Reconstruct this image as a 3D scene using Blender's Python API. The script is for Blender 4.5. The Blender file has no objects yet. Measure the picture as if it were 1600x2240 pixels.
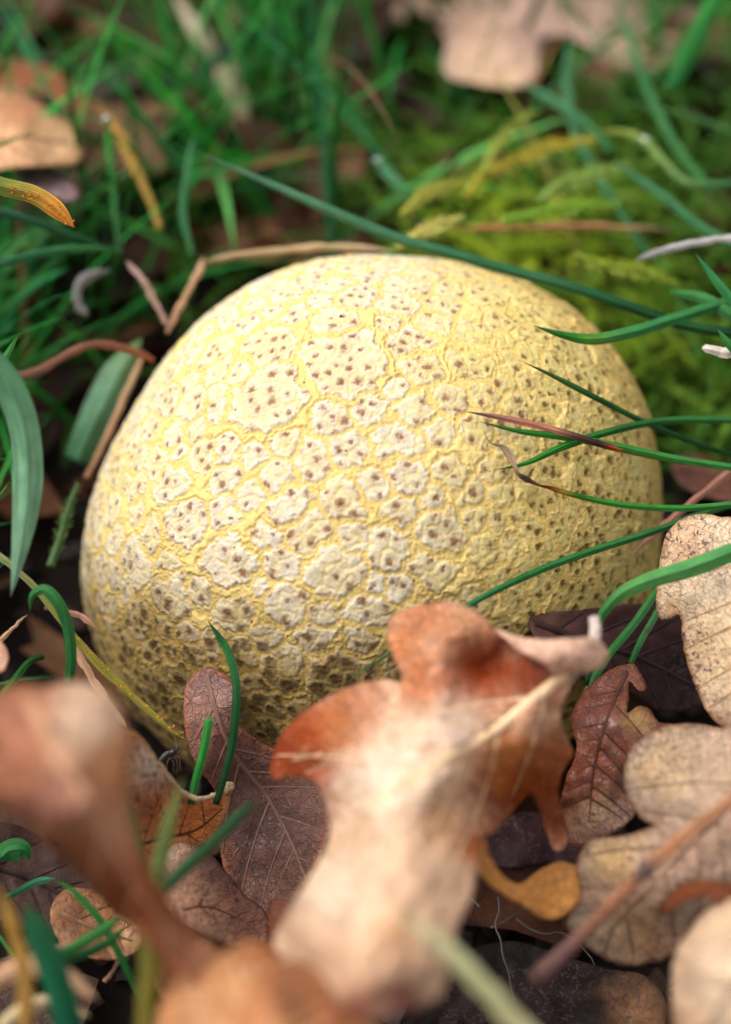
import bpy, math, random
import numpy as np
from mathutils import Vector
from mathutils.geometry import delaunay_2d_cdt

# ------------------------------------------------------------------ camera, light, exposure
scene = bpy.context.scene
COL = scene.collection
PITCH = math.radians(40.0)
FPX = 5000.0                       # focal length in photo pixels (75 mm on a 24 mm wide frame)
ZC = 0.030                         # height of the puffball's centre above the soil
DIST = 0.35                        # camera to puffball centre
RB = 0.0446                        # puffball radius
FOC = DIST - 0.80 * RB             # focused distance
DV = np.array([0.0, math.cos(PITCH), -math.sin(PITCH)])
UV_ = np.array([0.0, math.sin(PITCH), math.cos(PITCH)])
RV = np.array([1.0, 0.0, 0.0])
CEN = np.array([0.0, 0.0, ZC])
CAM = CEN - DV * DIST - RV * (12 / FPX * DIST) + UV_ * (60 / FPX * DIST)

cd = bpy.data.cameras.new('camera')
cam = bpy.data.objects.new('camera', cd)
COL.objects.link(cam)
cam.location = CAM
cam.rotation_euler = (math.pi / 2 - PITCH, 0, 0)
cd.sensor_fit = 'HORIZONTAL'
cd.sensor_width = 24.0
cd.lens = 75.0
cd.clip_start = 0.01
cd.clip_end = 200.0
cd.dof.use_dof = True
cd.dof.focus_distance = FOC
cd.dof.aperture_fstop = 7.2
cd.dof.aperture_blades = 9
scene.camera = cam

SUN_EL, SUN_AZ = math.radians(61), math.radians(-82)   # azimuth from +y towards +x
w = bpy.data.worlds.new('World')
scene.world = w
w.use_nodes = True
wn = w.node_tree
bg = wn.nodes['Background']
sky = wn.nodes.new('ShaderNodeTexSky')
sky.sky_type = 'NISHITA'
sky.sun_disc = False
sky.sun_elevation = SUN_EL
sky.sun_rotation = SUN_AZ
sky.dust_density = 4.0
sky.air_density = 1.0
hs = wn.nodes.new('ShaderNodeHueSaturation')           # overcast: the sky is nearly white
hs.inputs['Saturation'].default_value = 0.08
wn.links.new(sky.outputs['Color'], hs.inputs['Color'])
wn.links.new(hs.outputs['Color'], bg.inputs['Color'])
bg.inputs['Strength'].default_value = 0.15

sl = bpy.data.lights.new('sun', 'SUN')
sl.energy = 1.0
sl.angle = math.radians(50)
sl.color = (1.0, 0.965, 0.92)
sun = bpy.data.objects.new('sun', sl)
COL.objects.link(sun)
sd = Vector((math.sin(SUN_AZ) * math.cos(SUN_EL), math.cos(SUN_AZ) * math.cos(SUN_EL), math.sin(SUN_EL)))
sun.rotation_euler = sd.to_track_quat('Z', 'Y').to_euler()
sun.location = sd * 3

vs = scene.view_settings
vs.view_transform = 'Standard'
vs.look = 'None'
vs.gamma = 1.0
vs.use_curve_mapping = False
vs.exposure = 0.95
scene.cycles.use_denoising = True
scene.cycles.max_bounces = 4
scene.cycles.use_adaptive_sampling = True
scene.cycles.adaptive_threshold = 0.02
scene.cycles.transparent_max_bounces = 8

rng = np.random.default_rng(7)
random.seed(7)

# ------------------------------------------------------------------ helpers
def P(px, py, c=0.0):
    """photo pixel + distance in cm behind (+) or before (-) the focused plane -> world point"""
    d = FOC + c / 100.0
    return CAM + DV * d + RV * ((px - 800.0) / FPX * d) + UV_ * ((1120.0 - py) / FPX * d)

def Pa(px, py, c):
    px, py, c = np.asarray(px, float), np.asarray(py, float), np.asarray(c, float)
    d = (FOC + c / 100.0)[:, None]
    return CAM + DV * d + RV * ((px - 800.0)[:, None] / FPX * d) + UV_ * ((1120.0 - py)[:, None] / FPX * d)

def proj(p):
    q = np.asarray(p) - CAM
    d = q @ DV
    return 800 + FPX * (q @ RV) / d, 1120 - FPX * (q @ UV_) / d, d

OUT = [(-165, 648), (-150, 655), (-139, 640), (-120, 636), (-90, 632), (-45, 626), (-20, 628), (-6.4, 634), (8.8, 651), (20, 668),
       (30.8, 683), (44.5, 684), (55, 676), (72.9, 640), (86.5, 628), (107.7, 628), (120, 622), (132, 613), (149.6, 597),
       (170.7, 622), (188.8, 650)]               # outline radius of the ball by direction
_ox = np.array([t[0] for t in sorted(OUT)]); _oy = np.array([t[1] for t in sorted(OUT)]) / 643.0
_fs = np.interp(np.linspace(-180, 180, 361), np.concatenate([_ox - 360, _ox, _ox + 360]), np.tile(_oy, 3))
_kr = np.exp(-np.linspace(-2, 2, 25) ** 2); _kr /= _kr.sum()
_fs = np.convolve(np.concatenate([_fs[-25:-1], _fs, _fs[1:25]]), _kr, 'same')[24:-24]

def ball_f(phi):
    return np.interp(phi, np.linspace(-180, 180, 361), _fs)

def ball_c(px, py):
    """distance of the ball's surface from the focused plane, in cm, seen at a pixel (9 beyond the outline)"""
    phi = math.degrees(math.atan2(1180.0 - py, px - 812.0))
    rho = math.hypot(px - 812.0, py - 1180.0)
    f = float(ball_f(phi)) - 1
    al = np.linspace(0, math.pi / 2, 200)
    r = RB * 1.012 * (1 + f * np.sin(al) ** 2)
    dep = DIST - r * np.cos(al)
    rp = FPX * r * np.sin(al) / dep
    k = int(np.argmax(rp))
    if rho > rp[k]:
        return 9.0
    return 100 * (float(np.interp(rho, rp[:k + 1], dep[:k + 1])) - FOC)

def lin(c):
    c = np.asarray(c, float) / 255.0
    return np.where(c <= 0.04045, c / 12.92, ((c + 0.055) / 1.055) ** 2.4)

def ss(a, b, x):
    t = np.clip((x - a) / (b - a), 0, 1)
    return t * t * (3 - 2 * t)

_perm = np.random.default_rng(11).permutation(256)
_perm = np.concatenate([_perm, _perm, _perm])
_grad = np.random.default_rng(12).normal(size=(256, 3))
_grad /= np.linalg.norm(_grad, axis=1)[:, None]

def noise3(p):
    p = np.asarray(p, float)
    i = np.floor(p).astype(int)
    f = p - i
    u = f * f * f * (f * (f * 6 - 15) + 10)
    i &= 255
    out = 0
    for dx in (0, 1):
        wx = u[:, 0] if dx else 1 - u[:, 0]
        for dy in (0, 1):
            wy = u[:, 1] if dy else 1 - u[:, 1]
            for dz in (0, 1):
                wz = u[:, 2] if dz else 1 - u[:, 2]
                h = _perm[_perm[_perm[(i[:, 0] + dx) & 255] + ((i[:, 1] + dy) & 255)] + ((i[:, 2] + dz) & 255)]
                g = _grad[h]
                dot = g[:, 0] * (f[:, 0] - dx) + g[:, 1] * (f[:, 1] - dy) + g[:, 2] * (f[:, 2] - dz)
                out = out + wx * wy * wz * dot
    return out * 1.6

def fbm(p, octv=4):
    p = np.asarray(p, float)
    s, a, t = 0, 1.0, 0
    for k in range(octv):
        s = s + a * noise3(p * 2 ** k + 17.3 * k)
        t += a
        a *= 0.55
    return s / t

def cr(pts, n):
    """Catmull-Rom through pts (any dimension), n samples spread by chord length"""
    p = np.asarray(pts, float)
    if len(p) == 2:
        t = np.linspace(0, 1, n)[:, None]
        return p[0] * (1 - t) + p[1] * t
    q = np.vstack([2 * p[0] - p[1], p, 2 * p[-1] - p[-2]])
    L = np.concatenate([[0], np.cumsum(np.linalg.norm(np.diff(p[:, :2], axis=0), axis=1))])
    s = np.linspace(0, L[-1], n)
    k = np.clip(np.searchsorted(L, s, side='right') - 1, 0, len(p) - 2)
    t = ((s - L[k]) / np.maximum(L[k + 1] - L[k], 1e-9))[:, None]
    a, b, c, d = q[k], q[k + 1], q[k + 2], q[k + 3]
    return 0.5 * (2 * b + (c - a) * t + (2 * a - 5 * b + 4 * c - d) * t ** 2 + (3 * b - a - 3 * c + d) * t ** 3)

def cr_closed(pts, step):
    p = np.asarray(pts, float)
    n = len(p)
    out = []
    for i in range(n):
        a, b, c, d = p[i - 1], p[i], p[(i + 1) % n], p[(i + 2) % n]
        m = max(1, int(round(np.linalg.norm(c[:2] - b[:2]) / step)))
        for j in range(m):
            t = j / m
            out.append(0.5 * (2 * b + (c - a) * t + (2 * a - 5 * b + 4 * c - d) * t ** 2 + (3 * b - a - 3 * c + d) * t ** 3))
    return np.array(out)

def mesh_obj(name, V, F, mat, parent=None, cols=None, uvs=None, smooth=True):
    """one mesh object; cols = per-vertex linear rgb, uvs = per-vertex (u, v)"""
    me = bpy.data.meshes.new(name)
    me.from_pydata([tuple(v) for v in V], [], [tuple(int(i) for i in f) for f in F])
    if cols is not None:
        a = me.attributes.new('Col', 'FLOAT_COLOR', 'POINT')
        c4 = np.ones((len(V), 4), np.float32)
        c4[:, :3] = cols
        a.data.foreach_set('color', c4.ravel())
    if uvs is not None:
        ul = me.uv_layers.new(name='UVMap')
        li = np.zeros(len(me.loops), np.int32)
        me.loops.foreach_get('vertex_index', li)
        ul.data.foreach_set('uv', np.asarray(uvs, np.float32)[li].ravel())
    if smooth:
        me.polygons.foreach_set('use_smooth', np.ones(len(me.polygons), bool))
    me.materials.append(mat)
    me.update()
    o = bpy.data.objects.new(name, me)
    COL.objects.link(o)
    if parent is not None:
        o.parent = parent
        o.matrix_parent_inverse = parent.matrix_world.inverted()
    return o

def crease(o):
    """keep the two margins and the keel of a blade sharp"""
    me = o.data
    ev = np.zeros(len(me.edges) * 2, np.int32)
    me.edges.foreach_get('vertices', ev)
    ev = ev.reshape(-1, 2)
    sh = ((ev % 8)[:, 0] == (ev % 8)[:, 1]) & (ev[:, 0] % 2 == 0)
    a = me.attributes.new('sharp_edge', 'BOOLEAN', 'EDGE')
    a.data.foreach_set('value', sh)
    return o

def empty(name, loc):
    o = bpy.data.objects.new(name, None)
    o.empty_display_size = 0.01
    o.location = loc
    COL.objects.link(o)
    bpy.context.view_layer.update()
    return o

def tag(o, label, cat, group=None):
    o['label'] = label
    o['category'] = cat
    if group:
        o['group'] = group
    return o

def kind(o, k, label=None, cat=None):
    o['kind'] = k
    if label:
        o['label'] = label
    if cat:
        o['category'] = cat
    return o

# ------------------------------------------------------------------ materials
class NT:
    def __init__(self, name):
        self.m = bpy.data.materials.new(name)
        self.m.use_nodes = True
        self.t = self.m.node_tree
        self.b = self.t.nodes['Principled BSDF']
        self.out = self.t.nodes['Material Output']
    def n(self, typ, **kw):
        x = self.t.nodes.new('ShaderNode' + typ)
        for k, v in kw.items():
            if k in x.inputs:
                x.inputs[k].default_value = v
            else:
                setattr(x, k, v)
        return x
    def l(self, a, b):
        self.t.links.new(a, b)
    def ramp(self, src, stops, interp='LINEAR'):
        r = self.n('ValToRGB')
        r.color_ramp.interpolation = interp
        e = r.color_ramp.elements
        while len(e) < len(stops):
            e.new(0.5)
        for el, (p, c) in zip(e, stops):
            el.position = p
            el.color = (c, c, c, 1) if np.isscalar(c) else (*c, 1)
        self.l(src, r.inputs['Fac'])
        return r.outputs['Color']
    def mix(self, fac, a, b, typ='MIX'):
        x = self.n('MixRGB', blend_type=typ)
        for k, v in enumerate((fac, a, b)):
            s = x.inputs[k]
            if isinstance(v, (int, float)):
                s.default_value = v if k == 0 else (v, v, v, 1)
            elif isinstance(v, (tuple, list, np.ndarray)):
                s.default_value = (*v[:3], 1)
            else:
                self.l(v, s)
        return x.outputs['Color']
    def math(self, op, a, b=0.0):
        x = self.n('Math', operation=op)
        for s, v in ((x.inputs[0], a), (x.inputs[1], b)):
            if isinstance(v, (int, float)):
                s.default_value = v
            else:
                self.l(v, s)
        return x.outputs[0]
    def noise(self, vec, scale, detail=4, rough=0.55, dist=0.0):
        x = self.n('TexNoise')
        x.inputs['Scale'].default_value = scale
        x.inputs['Detail'].default_value = detail
        x.inputs['Roughness'].default_value = rough
        x.inputs['Distortion'].default_value = dist
        self.l(vec, x.inputs['Vector'])
        return x.outputs['Fac']
    def bump(self, h, strength, dist, prev=None):
        x = self.n('Bump')
        x.inputs['Strength'].default_value = strength
        x.inputs['Distance'].default_value = dist
        self.l(h, x.inputs['Height'])
        if prev is not None:
            self.l(prev, x.inputs['Normal'])
        return x.outputs['Normal']
    def translucent(self, col, fac, normal=None):
        tr = self.n('BsdfTranslucent')
        self.l(col, tr.inputs['Color'])
        if normal is not None:
            self.l(normal, tr.inputs['Normal'])
        mx = self.n('MixShader')
        mx.inputs[0].default_value = fac
        self.l(self.b.outputs[0], mx.inputs[1])
        self.l(tr.outputs[0], mx.inputs[2])
        self.l(mx.outputs[0], self.out.inputs['Surface'])

def mat_leaf(name, rough=0.5, spots=0.5, spot_col=(62, 50, 52), grain=1.0, trans=0.2, mottle=(0.55, 1.25), fleck=0.35, spec=0.4, tan=1.0):
    """dead oak leaf: attribute Col is the leaf's own large-scale colour, UV is in cm on the blade"""
    t = NT(name)
    uv = t.n('UVMap').outputs['UV']
    at = t.n('Attribute')
    at.attribute_name = 'Col'
    col = at.outputs['Color']
    oi = t.n('ObjectInfo').outputs['Random']
    va = t.n('VectorMath', operation='ADD')
    t.l(uv, va.inputs[0])
    t.l(oi, va.inputs[1])
    v = va.outputs[0]
    n1 = t.noise(v, 1.7, 7, 0.62)
    m1 = t.ramp(n1, [(0.28, mottle[0]), (0.72, mottle[1])])
    col = t.mix(1.0, col, m1, 'MULTIPLY')
    n1b = t.noise(v, 9.0, 5, 0.65)
    col = t.mix(0.8, col, t.ramp(n1b, [(0.25, 0.62), (0.75, 1.3)]), 'MULTIPLY')
    n2 = t.noise(v, 0.55, 3, 0.5)
    col = t.mix(t.ramp(n2, [(0.45, 0.0), (0.8, 0.45 * tan)]), col, lin((156, 80, 28)))
    # reticulate small veins
    vo = t.n('TexVoronoi', feature='DISTANCE_TO_EDGE')
    vo.inputs['Scale'].default_value = 5.5
    wv = t.n('VectorMath', operation='ADD')
    nz = t.n('TexNoise')
    nz.inputs['Scale'].default_value = 3.0
    t.l(v, nz.inputs['Vector'])
    sc = t.n('VectorMath', operation='SCALE')
    sc.inputs['Scale'].default_value = 0.35
    t.l(nz.outputs['Color'], sc.inputs[0])
    t.l(v, wv.inputs[0])
    t.l(sc.outputs[0], wv.inputs[1])
    t.l(wv.outputs[0], vo.inputs['Vector'])
    net = t.ramp(vo.outputs['Distance'], [(0.0, 1.0), (0.055, 0.0)])
    vo2 = t.n('TexVoronoi', feature='DISTANCE_TO_EDGE')
    vo2.inputs['Scale'].default_value = 15.0
    t.l(wv.outputs[0], vo2.inputs['Vector'])
    net2 = t.ramp(vo2.outputs['Distance'], [(0.0, 1.0), (0.09, 0.0)])
    col = t.mix(t.math('MULTIPLY', net, 0.34), col, lin(np.array((96, 58, 44)) * (0.3 + 0.7 * tan)))
    col = t.mix(t.math('MULTIPLY', net2, 0.16), col, lin(np.array((96, 62, 50)) * (0.3 + 0.7 * tan)))
    # dark flecks and blotches of decay
    n3 = t.noise(v, 13.0, 3, 0.6, 0.6)
    n4 = t.noise(v, 1.1, 3, 0.6)
    n4b = t.ramp(n4, [(0.38, 0.0), (0.58, 1.0)])
    s1 = t.ramp(n3, [(0.55, 0.0), (0.62, 1.0)])
    col = t.mix(t.math('MULTIPLY', t.math('MULTIPLY', s1, n4b), spots), col, lin(spot_col))
    n5 = t.noise(v, 30.0, 2, 0.5)
    s2 = t.ramp(n5, [(0.58, 0.0), (0.64, 1.0)])
    col = t.mix(t.math('MULTIPLY', s2, fleck), col, lin((66, 44, 40)))
    t.l(col, t.b.inputs['Base Color'])
    rr = t.ramp(t.noise(v, 4.0, 4, 0.6), [(0.3, max(0.03, rough - 0.12)), (0.7, min(1, rough + 0.12))])
    t.l(rr, t.b.inputs['Roughness'])
    t.b.inputs['Specular IOR Level'].default_value = spec
    h = t.math('ADD', t.math('MULTIPLY', net, 0.7), t.math('MULTIPLY', net2, 0.3))
    h = t.math('ADD', h, t.math('MULTIPLY', t.noise(v, 2.2, 5, 0.6), 2.0))
    nb = t.bump(h, 0.55 * grain, 0.0005)
    t.l(nb, t.b.inputs['Normal'])
    if trans > 0:
        t.translucent(col, trans, nb)
    return t.m

def mat_blade(name, rough=0.42, trans=0.35):
    t = NT(name)
    uv = t.n('UVMap').outputs['UV']
    at = t.n('Attribute')
    at.attribute_name = 'Col'
    mp = t.n('Mapping')
    mp.inputs['Scale'].default_value = (14.0, 0.6, 1.0)
    t.l(uv, mp.inputs['Vector'])
    st = t.noise(mp.outputs[0], 1.0, 3, 0.6)
    col = t.mix(0.75, at.outputs['Color'], t.ramp(st, [(0.3, 0.5), (0.7, 1.5)]), 'MULTIPLY')
    nn = t.noise(uv, 2.5, 5, 0.6)
    col = t.mix(0.7, col, t.ramp(nn, [(0.3, 0.6), (0.7, 1.35)]), 'MULTIPLY')
    t.l(col, t.b.inputs['Base Color'])
    t.b.inputs['Roughness'].default_value = rough
    t.b.inputs['Specular IOR Level'].default_value = 0.3
    nb = t.bump(st, 0.9, 0.0003)
    t.l(nb, t.b.inputs['Normal'])
    if trans:
        t.translucent(col, trans)
    return t.m

def mat_attr(name, rough=0.6, trans=0.0, scale=300.0, bump=0.4, dist=0.0003, spec=0.4, var=(0.7, 1.25)):
    t = NT(name)
    co = t.n('TexCoord').outputs['Object']
    at = t.n('Attribute')
    at.attribute_name = 'Col'
    n = t.noise(co, scale, 5, 0.6)
    col = t.mix(0.8, at.outputs['Color'], t.ramp(n, [(0.3, var[0]), (0.7, var[1])]), 'MULTIPLY')
    t.l(col, t.b.inputs['Base Color'])
    t.b.inputs['Roughness'].default_value = rough
    t.b.inputs['Specular IOR Level'].default_value = spec
    nb = t.bump(n, bump, dist)
    t.l(nb, t.b.inputs['Normal'])
    if trans:
        t.translucent(col, trans)
    return t.m

def mat_soil():
    t = NT('wet_humus')
    co = t.n('TexCoord').outputs['Object']
    n = t.noise(co, 120, 8, 0.65)
    n2 = t.noise(co, 26, 5, 0.6)
    col = t.ramp(n, [(0.3, tuple(lin((10, 7, 7)))), (0.55, tuple(lin((30, 20, 16)))), (0.8, tuple(lin((60, 40, 28))))])
    col = t.mix(t.ramp(n2, [(0.4, 0.0), (0.7, 0.6)]), col, lin((22, 15, 14)))
    t.l(col, t.b.inputs['Base Color'])
    t.l(t.ramp(n2, [(0.35, 0.4), (0.6, 0.9)]), t.b.inputs['Roughness'])
    t.b.inputs['Specular IOR Level'].default_value = 0.14
    nb = t.bump(n, 0.9, 0.002)
    nb = t.bump(t.noise(co, 500, 4, 0.6), 0.6, 0.0006, nb)
    t.l(nb, t.b.inputs['Normal'])
    return t.m

def mat_skin():
    t = NT('puffball_skin')
    co = t.n('TexCoord').outputs['Object']
    at = t.n('Attribute')
    at.attribute_name = 'Col'
    n = t.noise(co, 2600, 4, 0.65)
    n2 = t.noise(co, 800, 5, 0.6)
    col = t.mix(0.75, at.outputs['Color'], t.ramp(n, [(0.3, 0.82), (0.7, 1.14)]), 'MULTIPLY')
    col = t.mix(0.7, col, t.ramp(n2, [(0.3, 0.86), (0.7, 1.1)]), 'MULTIPLY')
    t.l(col, t.b.inputs['Base Color'])
    t.b.inputs['Roughness'].default_value = 0.85
    t.b.inputs['Specular IOR Level'].default_value = 0.15
    t.b.inputs['Subsurface Weight'].default_value = 0.0
    t.b.inputs['Subsurface Radius'].default_value = (0.0012, 0.0009, 0.0004)
    t.b.inputs['Subsurface Scale'].default_value = 1.0
    h = t.math('ADD', n, t.math('MULTIPLY', n2, 1.2))
    t.l(t.bump(h, 0.32, 0.00025), t.b.inputs['Normal'])
    return t.m

M = {}
M['soil'] = mat_soil()
M['skin'] = mat_skin()
M['leaf'] = mat_leaf('dry_oak_leaf', 0.5, 0.7)
M['leaf_soft'] = mat_leaf('pale_oak_leaf', 0.42, 0.12, trans=0.15, mottle=(0.72, 1.2), fleck=0.08, grain=1.1, spec=0.22)
M['leaf_spotted'] = mat_leaf('spotted_oak_leaf', 0.45, 0.9, trans=0.15, mottle=(0.7, 1.2), fleck=0.5, spot_col=(70, 58, 66))
M['leaf_wet'] = mat_leaf('wet_oak_leaf', 0.3, 0.8, trans=0.05, mottle=(0.5, 1.3), fleck=0.25, grain=0.7, spec=0.4, tan=0.05)
M['leaf_sodden'] = mat_leaf('sodden_oak_leaf', 0.6, 0.8, trans=0.0, mottle=(0.5, 1.3), fleck=0.25, grain=0.45, spec=0.12, tan=0.05)
M['blade'] = mat_blade('grass_green')
M['dry'] = mat_blade('dry_stem', 0.6, 0.1)
M['moss'] = mat_attr('moss', 0.6, 0.3, 900, 0.2)
M['bark'] = mat_attr('twig_bark', 0.6, 0.0, 900, 0.6)
M['insect'] = mat_attr('insect_shell', 0.3, 0.0, 3000, 0.3, 0.00005)

# ------------------------------------------------------------------ ground
def gz(x, y):
    x, y = np.asarray(x, float), np.asarray(y, float)
    z = 0.042 * ss(-0.03, 0.11, y) + 0.012 * ss(0.05, 0.10, np.abs(x)) * ss(-0.06, 0.0, y)
    q = np.stack([x * 45, y * 45, 0 * x], -1).reshape(-1, 3)
    near = np.exp(-(x * x + y * y) / 0.5 ** 2)
    n = fbm(q, 4).reshape(x.shape)
    return z + n * 0.005 * near + 0.05 * (1 - near) * fbm(q * 0.02 + 5, 3).reshape(x.shape)

def build_ground():
    n = 281
    u = np.linspace(-1, 1, n)
    g = 20.0 * np.sinh(8 * u) / math.sinh(8)
    X, Y = np.meshgrid(g, g)
    Z = gz(X.ravel(), Y.ravel())
    V = np.stack([X.ravel(), Y.ravel(), Z], 1)
    i = np.arange(n * n).reshape(n, n)
    F = np.stack([i[:-1, :-1], i[:-1, 1:], i[1:, 1:], i[1:, :-1]], -1).reshape(-1, 4)
    return kind(mesh_obj('ground', V, F, M['soil']), 'structure')
build_ground()
_gx = np.linspace(-0.5, 0.5, 501)
_GX, _GY = np.meshgrid(_gx, _gx, indexing='ij')
_GZ = gz(_GX.ravel(), _GY.ravel()).reshape(501, 501)

def g1(x, y):
    """height of the ground at one point, from a table"""
    a = min(499.0, max(0.0, (x + 0.5) * 500)); b = min(499.0, max(0.0, (y + 0.5) * 500))
    i, j = int(a), int(b)
    u, v = a - i, b - j
    return float((_GZ[i, j] * (1 - v) + _GZ[i, j + 1] * v) * (1 - u) + (_GZ[i + 1, j] * (1 - v) + _GZ[i + 1, j + 1] * v) * u)

# ------------------------------------------------------------------ the earthball
PLATES = [(758, 812, 82), (779, 668, 38), (737, 722, 42), (597, 771, 56), (647, 707, 33), (601, 693, 28), (548, 717, 36),
 (705, 672, 27), (634, 660, 32), (560, 668, 30), (667, 622, 34), (733, 635, 33), (605, 631, 30), (478, 768, 46), (432, 771, 32),
 (490, 812, 36), (420, 837, 25), (486, 862, 22), (432, 890, 46), (490, 907, 24), (391, 948, 28), (449, 940, 26), (366, 804, 36),
 (366, 878, 36), (325, 932, 36), (597, 892, 84), (729, 936, 35), (696, 1012, 40), (758, 1000, 37), (626, 1045, 40), (519, 1050, 34),
 (457, 1002, 34), (407, 994, 23), (354, 1014, 36), (304, 1002, 32), (317, 1068, 32), (402, 1062, 46), (424, 1142, 52),
 (519, 1118, 33), (647, 1105, 42), (758, 1100, 44), (688, 1155, 44), (775, 1171, 28), (601, 1167, 25), (531, 1233, 56),
 (638, 1221, 30), (593, 1266, 23), (738, 1229, 53), (540, 1316, 50), (638, 1299, 43), (717, 1322, 25), (700, 1365, 35),
 (412, 1287, 44), (321, 1229, 50), (271, 1180, 34), (242, 1237, 33), (255, 1113, 40), (317, 1118, 26), (304, 1278, 26),
 (247, 1316, 27), (271, 1316, 22), (259, 1357, 25), (337, 1345, 44), (296, 1398, 38), (366, 1398, 34), (403, 1402, 21),
 (441, 1365, 25), (453, 1407, 28), (502, 1382, 32), (548, 1398, 38), (482, 1444, 25), (416, 1448, 34), (379, 1473, 25),
 (325, 1497, 48), (577, 1464, 29), (593, 1510, 38), (634, 1431, 42), (667, 1522, 29), (750, 1444, 64), (806, 1312, 40),
 (589, 1558, 40), (552, 1534, 25), (890, 635, 48), (868, 682, 40), (962, 693, 33), (850, 729, 25), (949, 732, 38), (1012, 765, 44),
 (895, 774, 46), (1012, 819, 50), (913, 823, 44), (1048, 672, 44), (1075, 733, 34), (1075, 778, 24), (859, 877, 25), (971, 900, 35),
 (899, 922, 42), (814, 918, 35), (940, 960, 29), (868, 974, 48), (1025, 954, 34), (881, 1044, 37), (971, 1044, 33), (1007, 1080, 29),
 (808, 1066, 30), (931, 1092, 25), (1052, 1039, 28), (865, 1115, 29), (1015, 1135, 27), (950, 1165, 46), (845, 1190, 43),
 (1035, 1195, 32), (925, 1228, 46), (870, 1265, 30), (820, 1262, 24), (1120, 1240, 28)]

def dir_from_px(px, py):
    a, b = (px - 812) / 643.0, (1180 - py) / 643.0
    c = math.sqrt(max(0.01, 1 - a * a - b * b))
    v = RV * a + UV_ * b - DV * c
    return v / np.linalg.norm(v)

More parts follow.
